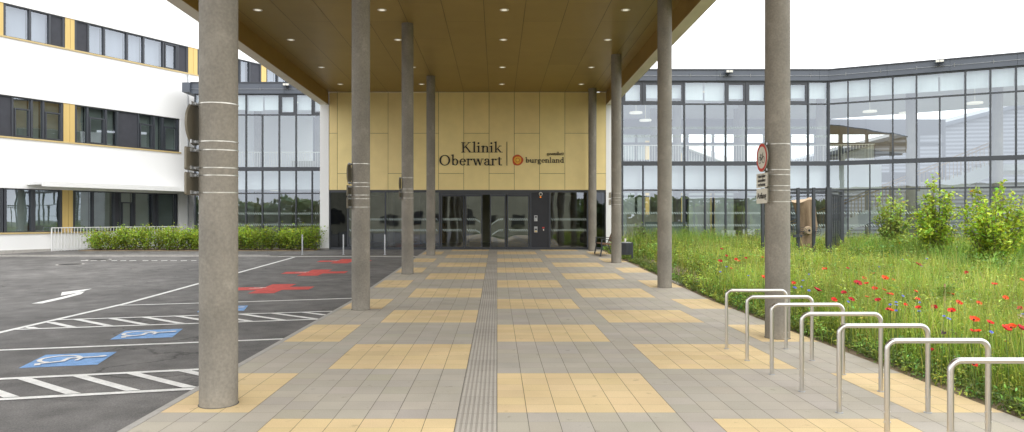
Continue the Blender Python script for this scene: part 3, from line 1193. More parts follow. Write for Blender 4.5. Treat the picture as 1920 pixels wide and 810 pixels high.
# door set
b = MB()
frame_box(b, fx(824) + .037, fx(995) - .037, fz(365), zt_ - .075, -.09, .07)
b.build('door_header', M['anthracite'], fac)
zd1 = fz(365.2)
for a, c, mv in ((826, 871, 0), (871.5, 905, 1), (918, 949, 2), (950, 993, 0)):
    d = MB()
    x0, x1 = fx(a) + .01, fx(c) - .01
    yo = FY + (.05 if mv else .10)
    wf = .055
    d.box(x0, x0 + wf, yo - .03, yo + .03, zfl + .02, zd1)
    d.box(x1 - wf, x1, yo - .03, yo + .03, zfl + .02, zd1)
    d.box(x0 + wf, x1 - wf, yo - .028, yo + .028, zfl + .02, zfl + .11)
    d.box(x0 + wf, x1 - wf, yo - .028, yo + .028, zd1 - .07, zd1)
    do = d.build('sliding_door' if mv else 'side_panel', M['anthracite'], fac)
    q = MB()
    q.face([(x0 + wf, yo, zfl + .1), (x1 - wf, yo, zfl + .1), (x1 - wf, yo, zd1 - .06), (x0 + wf, yo, zd1 - .06)])
    q.build('glass_pane', M['glassdoor'], do)
    for py in (411.3, 431.6):
        zfun = None
        if mv == 1:
            zfun = lambda t_, x0=x0, x1=x1: -0.28 * max(0, (t_ - (x0 + (x1 - x0) * .55)) / (x1 - x0))* 1.6
        elif mv == 2:
            zfun = lambda t_, x0=x0, x1=x1: -0.28 * max(0, ((x0 + (x1 - x0) * .5) - t_) / (x1 - x0)) * 1.6
        dashes(do, (0, yo), (1, 0), (0, -1), x0 + wf, x1 - wf, fz(py), pitch=.085, zfun=zfun, slant=-1 if mv != 2 else 1)
# lobby behind the doors
lob = thing('lobby', (-1.3, 36, zfl), 'dim lobby with pale floor and columns behind the entrance glazing', 'room')
b = MB()
b.box(fx(617), fx(1136.6), FY + .2, 41, zfl - .1, zfl - .002)
b.build('floor', M['floor'], lob)
b = MB()
b.box(fx(617), fx(1136.6), FY + .2, 41, 3.12, 3.3)
b.build('ceiling', M['lobby'], lob)
b = MB()
b.box(fx(617), fx(1136.6), 41, 41.2, zfl, 3.12)
b.build('rear_wall', M['lobby'], lob)
for x in (fx(617) - .1, fx(1136.6)):
    b = MB()
    b.box(x, x + .1, FY + .26, 41, zfl, 3.12)
    b.build('side_wall', M['lobby'], lob)
for x, y in ((-5.2, 34.5), (-3.9, 37), (1.9, 34.5), (3.1, 37), (-1.6, 36)):
    b = MB()
    b.tube([(x, y, zfl), (x, y, 3.12)], .16, 20)
    b.build('pillar', M['concrete'], lob)
for x, y in ((-5, 33), (-2.6, 33.4), (-.4, 33), (1.8, 33.4), (3.6, 33), (-3.6, 36.5), (.4, 36.5)):
    b = MB()
    b.disc((x, y, 3.11), (0, 0, -1), .14, 18)
    b.build('ceiling_lamp_or_fill', M['lamp'], lob)  # glowing discs added to lighten the lobby, no visible source there
b = MB()
b.box(-4.8, -2.9, 39.4, 40.2, zfl, zfl + 1.1)
b.build('reception_counter', M['oak'], lob)

# ------------------------------------------------------------------ wall lettering
THK, THN = 0.088, 0.034


class Glyph:
    def __init__(self):
        self.q = []

    def line(self, p, q, w):
        p, q = Vector(p), Vector(q)
        d = (q - p).normalized()
        s = Vector((-d.y, d.x)) * w / 2
        self.q.append([[p + s, p - s, q - s, q + s]])

    def diag(self, p, q, w):
        """diagonal with horizontally cut ends"""
        self.q.append([[Vector((p[0] - w / 2, p[1])), Vector((q[0] - w / 2, q[1])), Vector((q[0] + w / 2, q[1])), Vector((p[0] + w / 2, p[1]))]])

    def stem(self, x, y0, y1, w=THK):
        self.q.append([[Vector((x - w / 2, y0)), Vector((x + w / 2, y0)), Vector((x + w / 2, y1)), Vector((x - w / 2, y1))]])

    def serif(self, x, y, w=0.2, h=0.028):
        self.q.append([[Vector((x - w / 2, y)), Vector((x + w / 2, y)), Vector((x + w / 2, y + h)), Vector((x - w / 2, y + h))]])

    def flag(self, x, y, w=0.1):
        self.q.append([[Vector((x - THK / 2 - w * .75, y - .055)), Vector((x + THK / 2, y - .075)), Vector((x + THK / 2, y + .012)), Vector((x - THK / 2 - w * .75, y - .03))]])

    def arc(self, cx, cy, rx, ry, a0, a1, thick=THK, thin=THN, n=18):
        st = []
        for i in range(n):
            r = []
            for t in (i / n, (i + 1) / n):
                a = R(a0 + (a1 - a0) * t)
                c, s = math.cos(a), math.sin(a)
                wv = thin + (thick - thin) * abs(c) ** 1.5
                # centre line on the ellipse, offset in/out
                r.append((Vector((cx + (rx + wv / 2) * c, cy + (ry + wv / 2) * s)), Vector((cx + (rx - wv / 2) * c, cy + (ry - wv / 2) * s))))
            st.append([r[0][1], r[0][0], r[1][0], r[1][1]])
        self.q.append(st)

    def dot(self, x, y, r=0.058):
        self.q.append([[Vector((x + r * math.cos(2 * math.pi * k / 14), y + r * math.sin(2 * math.pi * k / 14))) for k in range(14)]])


def make_glyph(ch):
    g = Glyph()
    XH, AS, CH = 0.43, 0.70, 0.655
    if ch == 'K':
        g.stem(.13, 0, CH); g.serif(.13, 0, .24); g.serif(.13, CH - .028, .24)
        g.diag((.16, .27), (.49, CH - .01), .045); g.diag((.28, .385), (.57, 0), .10); g.serif(.59, 0, .22); g.serif(.50, CH - .028, .19)
        return g, .68
    if ch in 'li':
        g.stem(.13, 0, AS if ch == 'l' else XH); g.serif(.13, 0, .22); g.flag(.13, AS if ch == 'l' else XH)
        if ch == 'i':
            g.dot(.12, .60)
        return g, .27
    if ch in 'nh':
        top = XH if ch == 'n' else AS
        g.stem(.13, 0, top); g.serif(.13, 0, .21); g.flag(.13, top)
        g.arc(.27, .30, .125, .10, 180, 0); g.stem(.395, 0, .30); g.serif(.395, 0, .21)
        return g, .52
    if ch == 'u':
        g.stem(.12, .13, XH); g.flag(.12, XH); g.arc(.25, .135, .13, .105, 180, 360); g.stem(.395, 0, XH); g.flag(.395, XH); g.serif(.43, 0, .14)
        return g, .53
    if ch == 'k':
        g.stem(.13, 0, AS); g.serif(.13, 0, .21); g.flag(.13, AS)
        g.diag((.16, .17), (.38, XH - .01), .04); g.diag((.24, .25), (.44, 0), .09); g.serif(.46, 0, .19); g.serif(.39, XH - .028, .16)
        return g, .54
    if ch == 'O':
        g.arc(.36, CH / 2, .285, CH / 2 - .005, 0, 360, .10, THN, 36)
        return g, .74
    if ch == 'b':
        g.stem(.13, .03, AS); g.flag(.13, AS); g.arc(.27, .215, .145, .20, -175, 175)
        return g, .52
    if ch == 'd':
        g.stem(.38, 0, AS); g.flag(.38, AS); g.serif(.42, 0, .13); g.arc(.235, .215, .145, .20, 5, 355)
        return g, .52
    if ch == 'e':
        g.arc(.225, .215, .155, .20, 5, 322); g.serif(.235, .225, .30, .030)
        return g, .43
    if ch == 'r':
        g.stem(.13, 0, XH); g.serif(.13, 0, .22); g.flag(.13, XH); g.arc(.27, .29, .13, .11, 165, 62, .06); g.dot(.325, .375, .052)
        return g, .385
    if ch == 'w':
        g.diag((.09, XH), (.235, 0), .09); g.diag((.235, 0), (.35, XH), .036); g.diag((.35, XH), (.495, 0), .09); g.diag((.495, 0), (.62, XH), .036)
        g.serif(.09, XH - .028, .19); g.serif(.35, XH - .028, .18); g.serif(.63, XH - .028, .16)
        return g, .71
    if ch == 'a':
        g.stem(.32, .04, .30); g.arc(.205, .30, .115, .115, 0, 150, THK, THN); g.dot(.105, .335, .048)
        g.arc(.20, .125, .125, .11, 60, 335, .08, THN); g.arc(.40, .07, .075, .055, 180, 320, .07, THN)
        return g, .44
    if ch == 't':
        g.stem(.15, .08, .53); g.serif(.165, XH - .034, .27, .034); g.arc(.25, .10, .10, .085, 180, 310, THK, THN)
        return g, .32
    if ch == 'g':
        g.arc(.21, .285, .115, .125, 0, 360, .075, THN); g.arc(.225, -.09, .17, .085, 0, 360, .05, THN, 24)
        g.line((.12, .17), (.13, .03), .05); g.line((.12, .03), (.34, .0), .06); g.line((.28, .38), (.42, .40), .045)
        return g, .46
    if ch == 's':
        g.arc(.18, .32, .10, .095, 50, 230, .075, .04); g.arc(.18, .11, .105, .10, 50, -130, .075, .04); g.line((.10, .275), (.27, .165), .085)
        return g, .36
    if ch == 'f':
        g.stem(.15, 0, .58); g.serif(.15, 0, .22); g.serif(.17, XH - .034, .27, .034); g.arc(.25, .58, .10, .11, 180, 40, THK, THN)
        return g, .33
    return g, .3


def letters(s, x0, x1, zbase, cap, bold, parent, y):
    adv, gl = 0, []
    for ch in s:
        g, a = make_glyph(ch)
        gl.append((g, adv))
        adv += a
    kx = (x1 - x0) / (adv - 0.05)
    kz = cap / 0.655
    b = MB()
    li = 0
    for g, ax in gl:
        for st in g.q:
            li += 1
            d = 0.035 + 0.0006 * (li % 7)
            for poly in st:
                a = sum(poly[i].x * poly[(i + 1) % len(poly)].y - poly[(i + 1) % len(poly)].x * poly[i].y for i in range(len(poly)))
                if a < 0:
                    poly = poly[::-1]
                c = sum(poly, Vector((0, 0))) / len(poly)
                fr = []
                for p in poly:
                    e = p - c
                    p2 = p + (e.normalized() * bold if e.length > 0 else e)
                    fr.append((x0 + (ax + p2.x - .01) * kx, zbase + p2.y * kz))
                b.face([(p[0], y - d, p[1]) for p in fr])
                for i in range(len(fr)):
                    p, q = fr[i], fr[(i + 1) % len(fr)]
                    b.face([(p[0], y - d, p[1]), (p[0], y - .004, p[1]), (q[0], y - .004, q[1]), (q[0], y - d, q[1])])
    return b.build('lettering', M['black'], parent)


sg = thing('clinic_sign', (fx(940), FY - .02, fz(311)), 'black raised serif lettering with round red and yellow emblem on the gold wall', 'sign')
letters('Klinik', fx(865), fx(941), fz(285.8), 0.445, 0.004, sg, FY)
letters('Oberwart', fx(823.5), fx(940), fz(310), 0.445, 0.004, sg, FY)
letters('burgenland', fx(985), fx(1057.3), fz(305.2), 0.232, 0.004, sg, FY)
letters('gesundheit', fx(1025.8), fx(1057), fz(291), 0.140, 0.0, sg, FY)
b = MB()
b.box(fx(950.4) - .012, fx(950.4) + .012, FY - .03, FY - .002, fz(310.5), fz(266))
b.build('divider', M['black'], sg)
ex, ez = fx(970.6), fz(300.3)
for nm, r0, r1, m_, d, sd in (('emblem_disc', 0, .242, 'logored', .020, 1), ('emblem_ring', .205, .218, 'logoorange', .024, 2), ('emblem_core', 0, .178, 'logoorange', .026, 3),
                              ('emblem_core', 0, .150, 'logoyellow', .030, 4), ('emblem_ring', .072, .092, 'logored', .033, 5), ('emblem_ring', .12, .128, 'logored', .034, 6)):
    b = MB()
    n = 40
    wob = lambda k: 1 + 0.035 * math.sin(3 * 2 * math.pi * k / n + sd * 1.7) + 0.02 * math.sin(5 * 2 * math.pi * k / n + sd)
    P = lambda k, r_: (ex + r_ * wob(k) * math.cos(2 * math.pi * k / n), FY - d, ez + r_ * wob(k) * math.sin(2 * math.pi * k / n))
    Q = lambda k, r_: (P(k, r_)[0], FY - .003, P(k, r_)[2])
    if r0 == 0:
        b.face([P(k, r1) for k in range(n)])
    else:
        for k in range(n):
            b.face([P(k, r0), P(k, r1), P(k + 1, r1), P(k + 1, r0)])
    for k in range(n):
        b.face([P(k, r1), Q(k, r1), Q(k + 1, r1), P(k + 1, r1)])
    b.build(nm, M[m_], sg)


# ------------------------------------------------------------------ devices on the dark panel
def device(name, px, py, w_, h_, label, cat, m_='galv'):
    x, z = fx(px), fz(py)
    t = thing(name, (x, FY + .08, z - h_ / 2), label, cat)
    b = MB()
    b.box(x - w_ / 2, x + w_ / 2, FY + .045, FY + .084, z - h_ / 2, z + h_ / 2)
    b.build('housing', M[m_], t)
    return t, x, z


t, x, z = device('intercom', 1004.8, 409.3, .145, .26, 'upper steel intercom plate on the dark panel beside the doors', 'intercom')
b = MB()
b.box(x - .045, x + .045, FY + .042, FY + .0448, z + .03, z + .09)
b.build('speaker_grille', M['darkpanel'], t)
b = MB()
b.disc((x + .03, FY + .043, z - .07), (0, -1, 0), .016, 14)
b.build('button', M['signwhite'], t)
t, x, z = device('key_reader', 1004.8, 430.3, .145, .26, 'lower steel reader plate with dark display on the dark panel', 'card reader')
b = MB()
b.box(x - .05, x + .05, FY + .042, FY + .0448, z - .02, z + .04)
b.build('display', M['darkpanel'], t)
b = MB()
b.box(x - .05, x + .05, FY + .042, FY + .0448, z - .11, z - .05)
b.build('yellow_label', M['yellow'], t)
x, z = fx(1019), fz(427)
b = MB()
b.box(x - .045, x + .045, FY + .07, FY + .083, z - .03, z + .03, 0)
b.box(x - .012, x + .030, FY + .07, FY + .083, z - .13, z - .06, 1)
b.build('notice_label', [M['signred'], M['signwhite']], base=(x, FY + .08, z), label='tiny red and white sticker right of the reader plate', cat='sticker')
t = thing('security_camera', (fx(1014), FY + .08, fz(366)), 'white dome camera high on the dark panel', 'camera')
b = MB()
x, z = fx(1014), fz(363.7)
b.tube([(x, FY + .082, z), (x, FY + .0, z)], [.085, .075], 20)
b.build('housing', M['signwhite'], t)
b = MB()
b.sphere((x, FY - .002, z - .005), .055)
b.build('lens', M['darkpanel'], t)
b = MB()
b.tube([(fx(1013.6), FY + .082, fz(369.6)), (fx(1013.6), FY + .03, fz(369.6))], .034, 14)
b.build('signal_lamp', M['orange'], base=(fx(1013.6), FY + .08, fz(369.6)), label='small orange lamp just below the dome camera', cat='lamp')


# ------------------------------------------------------------------ curtain walls
def curtain(t, o, u, n, us, zs, skip_mull=(), thick=(), glass='glass', mw=0.058, ops=(), rows_desc=None):
    """us: positions of mullions, zs: transom heights; skip_mull: (i, row) mullion pieces left out"""
    for zi, z in enumerate(zs):
        b = MB()
        hh = 0.095 if zi in thick else 0.03
        b.obox(o, u, n, us[0] - .03, us[-1] + .03, -.08, .055, z - hh, z + hh)
        b.build('transom', M['anthracite'], t)
    for i, a in enumerate(us):
        segs = []
        for r in range(len(zs) - 1):
            if (i, r) in skip_mull:
                continue
            if segs and abs(segs[-1][1] - zs[r]) < 1e-6:
                segs[-1][1] = zs[r + 1]
            else:
                segs.append([zs[r], zs[r + 1]])
        for z0, z1 in segs:
            b = MB()
            b.obox(o, u, n, a - mw / 2, a + mw / 2, -.09, .065, z0, z1)
            b.build('mullion', M['anthracite'], t)
    for r in range(len(zs) - 1):
        i = 0
        while i < len(us) - 1:
            j = i + 1
            while j < len(us) - 1 and (j, r) in skip_mull:
                j += 1
            b = MB()
            P = lambda q, z: (o[0] + u[0] * q, o[1] + u[1] * q, z)
            b.face([P(us[i], zs[r]), P(us[j], zs[r]), P(us[j], zs[r + 1]), P(us[i], zs[r + 1])])
            b.build('glass_pane', M[glass], t)
            if (i, r) in ops:
                q = MB()
                e = .10
                a0, a1, z0, z1 = us[i] + .03, us[j] - .03, zs[r] + .03, zs[r + 1] - .03
                for (p0, p1, y0, y1) in ((a0, a0 + e, z0, z1), (a1 - e, a1, z0, z1), (a0 + e, a1 - e, z0, z0 + e), (a0 + e, a1 - e, z1 - e, z1)):
                    q.obox(o, u, n, p0, p1, -.06, .035, y0, y1)
                q.build('opening_sash', M['anthracite'], t)
            i = j


def blinds_row(t, o, u, n, us, z0, z1, every=1, drop=None):
    for i in range(len(us) - 1):
        d = z0 + (z1 - z0) * (random.uniform(.18, .30) if drop is None else drop)
        b = MB()
        b.obox(o, u, n, us[i] + .04, us[i + 1] - .04, -.22, -.205, d, z1)
        b.build('roller_blind', M['blind'], t)


def parapet(t, o, u, n, u0, u1, z0, z1):
    b = MB()
    a = u0
    while a < u1 - .05:
        c = min(a + 2.3, u1)
        b.obox(o, u, n, a + .004, c - .004, -.3, .14, z0, z1 - .05)
        a = c
    b.build('parapet', M['parapet'], t)
    b = MB()
    b.obox(o, u, n, u0 - .02, u1 + .02, -.34, .18, z1 - .05, z1)
    b.build('coping', M['anthracite'], t)
    b = MB()
    P = lambda q, d, z: (o[0] + u[0] * q + n[0] * d, o[1] + u[1] * q + n[1] * d, z)
    b.tube([P(u0, .17, z0 + .22), P(u1, .17, z0 + .22)], .007, 6)
    a = u0 + .7
    while a < u1:
        b.tube([P(a, .14, z0 + .16), P(a, .175, z0 + .30)], .012, 6)
        a += 1.35
    b.build('lightning_cable', M['galv'], t)


def floodlight(x, y, z, n, label):
    t = thing('floodlight', (x, y, z), label, 'floodlight', 'floodlights on the glass building parapets')
    u = (-n[1], n[0])
    b = MB()
    b.obox((x, y), u, n, -.17, .17, .12, .30, z + .10, z + .23)
    b.build('housing', M['parapet'], t)
    b = MB()
    b.obox((x, y), u, n, -.14, -.01, .302, .31, z + .12, z + .21)
    b.obox((x, y), u, n, .01, .14, .302, .31, z + .12, z + .21)
    b.build('lens', M['signwhite'], t)
    b = MB()
    b.obox((x, y), u, n, -.2, .2, .0, .03, z - .03, z + .02)
    b.obox((x, y), u, n, -.03, .03, .0, .14, z + .02, z + .12)
    b.build('bracket', M['anthracite'], t)


# right glass building
GY = 31.6
gx = lambda px: (px - CX) * GY / F
gb = thing('glass_building', (10, GY, ramp(Y1)), 'two storey glass building right of the canopy with dark frames and bent facade', 'building')
zs = [0.36, 3.03, 4.23, 6.90, 7.90]
usx = [5.235] + [gx(p) for p in (1167, 1205.7, 1244.4, 1283, 1321.8, 1360.5, 1399, 1438, 1476.6, 1515, 1552)]
skip = {(1, 0), (2, 2), (3, 2), (5, 3), (3, 3), (6, 2) if False else (7, 1), (9, 2) if False else (8, 2)}
skip = {(2, 2), (3, 2), (5, 3), (8, 1), (8, 2)}
curtain(gb, (0, GY), (1, 0), (0, -1), usx, zs, skip, thick=(2,), ops={(1, 3), (2, 3), (3, 3), (6, 3), (7, 3), (9, 3)})
blinds_row(gb, (0, GY), (1, 0), (0, -1), usx, zs[3], zs[4])
parapet(gb, (0, GY), (1, 0), (0, -1), 5.235, gx(1552) + .03, 7.93, 8.45)
for zz, nm in ((zfl + 1.07, 0), (zfl + 1.62, 0), (5.45, 0), (5.83, 0)):
    dashes(gb, (0, GY), (1, 0), (0, -1), 5.3, gx(1552), zz, slant=-1, pitch=.105)
# bent wing
o2 = (gx(1552), GY)
u2 = Vector((6.38, -3.27)).normalized()
n2 = (u2.y, -u2.x)
u2 = (u2.x, u2.y)
if n2[1] > 0:
    n2 = (-n2[0], -n2[1])


def bent_u(px):
    k = (px - CX) / F
    # o2 + a*u2, X = k*Y
    return (k * o2[1] - o2[0]) / (u2[0] - k * u2[1])


us2 = [0.06] + [bent_u(p) for p in (1590, 1631, 1674, 1718.5, 1762, 1810, 1857, 1905)]
stp = us2[-1] - us2[-2]
for k in range(1, 9):
    us2.append(us2[8] + k * 0.92)
skip2 = {(2, 2), (5, 3), (8, 0), (9, 1), (10, 2), (12, 3), (14, 2)}
curtain(gb, o2, u2, n2, us2, zs, skip2, thick=(2,))
blinds_row(gb, o2, u2, n2, us2, zs[3], zs[4], drop=.26)
parapet(gb, o2, u2, n2, 0.03, us2[-1] + .1, 7.93, 8.45)
for zz in (zfl + 1.07, zfl + 1.62):
    dashes(gb, o2, u2, n2, 0.1, us2[-1], zz, slant=-1, pitch=.105)
E2 = (o2[0] + u2[0] * us2[-1], o2[1] + u2[1] * us2[-1])
BK = 42.5
poly = [(5.24, GY + .1), (o2[0] + .05, GY + .1), (E2[0], E2[1] + .1), (E2[0] + 5, E2[1] + 9), (20, BK), (5.24, BK)]


def prism(pl, z0, z1):
    b = MB()
    b.face([(p[0], p[1], z1) for p in pl])
    b.face([(p[0], p[1], z0) for p in pl][::-1])
    for i in range(len(pl)):
        p, q = pl[i], pl[(i + 1) % len(pl)]
        b.face([(p[0], p[1], z0), (q[0], q[1], z0), (q[0], q[1], z1), (p[0], p[1], z1)])
    return b


prism(poly, 0.15, 0.40).build('ground_floor', M['floor'], gb)
prism([(p[0], p[1] + (.14 if i < 3 else 0)) for i, p in enumerate(poly)], 7.76, 8.2).build('roof', M['plaster'], gb)
up = [(5.24, GY + .25), (o2[0] - .1, GY + .25), (o2[0] + 2.2, GY - .4), (o2[0] + 3.4, 37), (13, 37.5), (5.24, 36.4)]
prism(up, 3.10, 4.14).build('upper_floor', M['plaster'], gb)
b = MB()
for (x, y) in ((5.5, 0),):
    pass
path = [(5.4, GY + .5), (o2[0] - .1, GY + .5), (o2[0] + 2.1, GY + .0), (o2[0] + 3.2, 36.8)]
def railing(t, path, z, h, pitch=.11, m='galv', rad=.008):
    rl = MB()
    for p, q in zip(path[:-1], path[1:]):
        p, q = Vector((*p, 0)), Vector((*q, 0))
        L_ = (q - p).length
        n = int(L_ / pitch)
        for i in range(n + 1):
            c = p + (q - p) * (i / n)
            rl.bar((c.x, c.y, z), (c.x, c.y, z + h), rad * 2, rad * 2)
        rl.bar((p.x, p.y, z + h), (q.x, q.y, z + h), .045, .03)
    return rl.build('railing', M[m], t)


railing(gb, path, 4.15, .95, .12, 'signwhite')
for x, y in ((8.6, 33.6), (11.75, 33.6), (15.6, 33.9), (18.6, 31.6), (21.5, 30.2), (8.6, 38.6), (13.2, 38.6), (17.6, 37.8)):
    b = MB()
    b.tube([(x, y, .4), (x, y, 7.76)], .2, 20)
    b.build('pillar', M['concrete'], gb)
# rear glazing
rb = [5.3 + k * 1.55 for k in range(0, 15)]
for x in rb:
    b = MB()
    b.box(x - (.14 if int(x * 2) % 2 else .07), x + .07, BK - .08, BK + .08, .4, 7.76)
    b.build('rear_mullion', M['anthracite'], gb)
for z in (0.45, 3.1, 4.25, 6.25, 7.3):
    b = MB()
    hh = {4.25: .3, 6.25: .10, 7.3: .46}.get(z, .05)
    b.box(5.3, rb[-1], BK - .05, BK + .05, z - hh, z + hh)
    b.build('rear_transom', M['anthracite'], gb)
b = MB()
b.box(5.3, 10.5, BK - .2, BK - .1, 4.6, 5.3)
b.build('rear_louvre', M['anthracite'], gb)
b = MB()
b.box(5.245, 5.30, 32.9, BK, .4, 7.76)
b.build('party_wall', M['plaster'], gb)
# staircase seen through the bent wing
st_a, st_b = Vector((14.2, 35.2, .45)), Vector((22.2, 31.8, 4.2))
b = MB()
d = st_b - st_a
nstep = 22
side = Vector((-d.y, d.x, 0)).normalized() * .85
for i in range(nstep):
    p = st_a + d * (i / nstep)
    q = st_a + d * ((i + 1) / nstep)
    z = p.z + (q.z - p.z)
    pts = [p - side, q - side, q + side, p + side]
    b.hexa([(v.x, v.y, p.z - .20) for v in pts] + [(v.x, v.y, z) for v in pts])
b.build('staircase', M['plaster'], gb)
b = MB()
for s in (-1, 1):
    a, c = st_a + side * s, st_b + side * s
    b.bar((a.x, a.y, a.z - .3), (c.x, c.y, c.z - .3), .05, .5)
b.build('stair_string', M['plaster'], gb)
for s in (-1, 1):
    b = MB()
    a, c = st_a + side * s, st_b + side * s
    for hh in (.95, .80):
        b.tube([(a.x, a.y, a.z + hh), (c.x, c.y, c.z + hh)], .025, 8)
    for i in range(0, 60):
        p = a + (c - a) * (i / 59)
        b.bar(p, p + Vector((0, 0, .9)), .014, .014)
    b.build('stair_rail', M['oak'], gb)
landing = [(21.8, 31.0), (25.5, 29.0), (27, 33), (23, 34.5)]
prism(landing, 3.85, 4.15).build('landing', M['plaster'], gb)
# furniture-like fit-out close to the glass on the ground floor
b = MB()
b.box(6.2, 8.7, 33.5, 33.6, .4, 1.95)
b.build('reception_screen', M['beige'], gb)
b = MB()
b.box(7.0, 9.0, 33.2, 33.28, .4, 1.6)
b.build('glass_screen', M['curtaingreen'], gb)
for xa, xb, z1 in ((10.55, 11.2, 1.2), (11.55, 12.1, 1.25)):
    b = MB()
    b.box(xa, xb, 33.0, 33.05, .45, z1)
    b.build('white_board', M['white'], gb)
for x, y in ((9.9, 32.9), (16.4, 33.2), (12.6, 34.0)):
    b = MB()
    b.disc((x, y, 7.70), (0, 0, -1), .28, 24)
    b.build('ceiling_lamp_or_fill', M['lamp'], gb)
for x, y in ((6.6, 33.4), (7.6, 36), (17.5, 33), (19.5, 33.5), (20.8, 30.6)):
    b = MB()
    b.tube([(x, y, 6.75), (x, y, 6.82)], .30, 24)
    b.tube([(x, y, 6.82), (x, y, 7.76)], .006, 6)
    b.build('pendant_lamp', M['lamp'], gb)
b = MB()
b.box(5.32, 6.0, 34.5, 34.6, .4, 3.4)
b.build('inner_wall', M['oak'], gb)
floodlight(gx(1362), GY - .14, 8.12, (0, -1), 'small floodlight on the parapet of the straight glass facade')
q = bent_u(1760)
floodlight(o2[0] + u2[0] * q + n2[0] * .14, o2[1] + u2[1] * q + n2[1] * .14, 8.16, n2, 'small floodlight on the parapet of the bent glass wing')

# buildings and trees seen through the glass
m_, nt_, N_, L_, p_ = mat('louvre_wall')
tcl = N_.new('ShaderNodeTexCoord')
wv = N_.new('ShaderNodeTexWave')
wv.bands_direction = 'Z'
wv.inputs['Scale'].default_value = 1.1
wv.inputs['Distortion'].default_value = 0
L_.new(tcl.outputs['Object'], wv.inputs['Vector'])
rmp = N_.new('ShaderNodeValToRGB')
rmp.color_ramp.elements[0].color = (0.10, 0.105, 0.125, 1)
rmp.color_ramp.elements[1].color = (0.25, 0.26, 0.30, 1)
L_.new(wv.outputs['Color'], rmp.inputs[0])
L_.new(rmp.outputs[0], p_.inputs['Base Color'])
M['louvre'] = m_
cw = thing('courtyard_wing', (12, 56, .3), 'dark courtyard wing with ochre strips and sloping white roof behind the straight glass facade', 'building')
tz = lambda x: 8.6 - (x - 11.4) * .375
b = MB()
b.hexa([(2, 56, .2), (21, 56, .2), (21, 62, .2), (2, 62, .2), (2, 56, tz(2)), (21, 56, tz(21)), (21, 62, tz(21)), (2, 62, tz(2))])
b.build('wall', M['curtaingreen'], cw)
for k in range(7):
    x = 4 + k * 2.6
    b = MB()
    b.box(x, x + .3, 55.88, 55.98, .4, tz(x) - .5)
    b.build('ochre_strip', M['yellow'], cw)
b = MB()
b.hexa([(1.6, 55.2, tz(1.6) + .02), (21.4, 55.2, tz(21.4) + .02), (21.4, 62.5, tz(21.4) + .02), (1.6, 62.5, tz(1.6) + .02), (1.6, 55.2, tz(1.6) + .5), (21.4, 55.2, tz(21.4) + .5), (21.4, 62.5, tz(21.4) + .5), (1.6, 62.5, tz(1.6) + .5)])
b.build('roof', M['white'], cw)
lw = thing('louvred_wing', (32, 54, .3), 'dark louvred wing with rising roofline seen through the bent glass facade', 'building')
tl = lambda x: 6.2 + (x - 24) * .26
b = MB()
b.hexa([(24, 54, .2), (44, 50, .2), (44, 62, .2), (24, 62, .2), (24, 54, tl(24)), (44, 50, tl(44)), (44, 62, tl(44)), (24, 62, tl(24))])
b.build('wall', M['louvre'], lw)
b = MB()
b.hexa([(23.8, 53.7, tl(23.8) + .02), (44.2, 49.6, tl(44.2) + .02), (44.2, 62.3, tl(44.2) + .02), (23.8, 62.3, tl(23.8) + .02), (23.8, 53.7, tl(23.8) + .3), (44.2, 49.6, tl(44.2) + .3), (44.2, 62.3, tl(44.2) + .3), (23.8, 62.3, tl(23.8) + .3)])
b.build('roof', M['parapet'], lw)

# ------------------------------------------------------------------ left glass link
LY = 34.7
lx = lambda px: (px - CX) * LY / F
lk = thing('glass_link', (-11, LY, ramp(Y1)), 'low glass link with dark parapet between white wing and canopy, behind the hedge', 'building')
lz = [0.42, 3.0, 4.2, 6.87, 7.88]
lus = [-14.9, -14.02, -13.2, lx(461.7), lx(492.3), lx(523.8), lx(555.3), lx(585.5), lx(617), -7.3]
curtain(lk, (0, LY), (1, 0), (0, -1), lus, lz, {(4, 3), (7, 2), (2, 3)}, thick=(2,), ops={(5, 3), (7, 3)})
blinds_row(lk, (0, LY), (1, 0), (0, -1), lus, lz[3], lz[4])
parapet(lk, (0, LY), (1, 0), (0, -1), -15.05, -7.3, 7.9, 8.47)
for zz in (zfl + 1.07, zfl + 1.62):
    dashes(lk, (0, LY), (1, 0), (0, -1), -14.8, -7.4, zz, slant=-1, pitch=.105)
b = MB()
b.box(-15.0, -7.0, LY + .1, 44, .2, .42)
b.build('floor', M['floor'], lk)
b = MB()
b.box(-14.9, -7.0, LY + .3, 44, 3.2, 4.12)
b.build('upper_floor', M['plaster'], lk)
b = MB()
b.box(-15.0, -7.0, LY + .1, 44, 7.8, 8.2)
b.build('roof', M['plaster'], lk)
b = MB()
b.box(-15, -7, 42, 42.2, .42, 3.2)
b.box(-15, -7, 42, 42.2, 4.12, 5.2)
b.build('rear_wall', M['lobby'], lk)
for x in (-13, -11, -9):
    b = MB()
    b.box(x, x + .12, 42, 42.1, 5.2, 7.8)
    b.build('rear_mullion', M['anthracite'], lk)
for x in (-12.6, -9.4):
    b = MB()
    b.tube([(x, 37, .42), (x, 37, 7.8)], .18, 20)
    b.build('pillar', M['concrete'], lk)
railing(lk, [(-14.8, LY + .5), (-7.4, LY + .5)], 4.13, .95, .12, 'signwhite')
b = MB()
b.box(-15.0, -14.93, LY + .09, 37.2, .3, 7.88)
b.build('end_frame', M['anthracite'], lk)
b = MB()
b.box(-15.42, -15.05, LY - .3, LY + 1.0, 7.95, 8.42)
b.build('parapet_return', M['parapet'], lk)
for x, y in ((-10.2, 36.5), (-12.0, 38)):
    b = MB()
    b.disc((x, y, 7.78), (0, 0, -1), .25, 20)
    b.build('ceiling_lamp_or_fill', M['lamp'], lk)
for x, y in ((-11.4, 36.0), (-8.5, 36.5)):
    b = MB()
    b.disc((x, y, 3.18), (0, 0, -1), .22, 20)
    b.build('ceiling_lamp_or_fill', M['lamp'], lk)
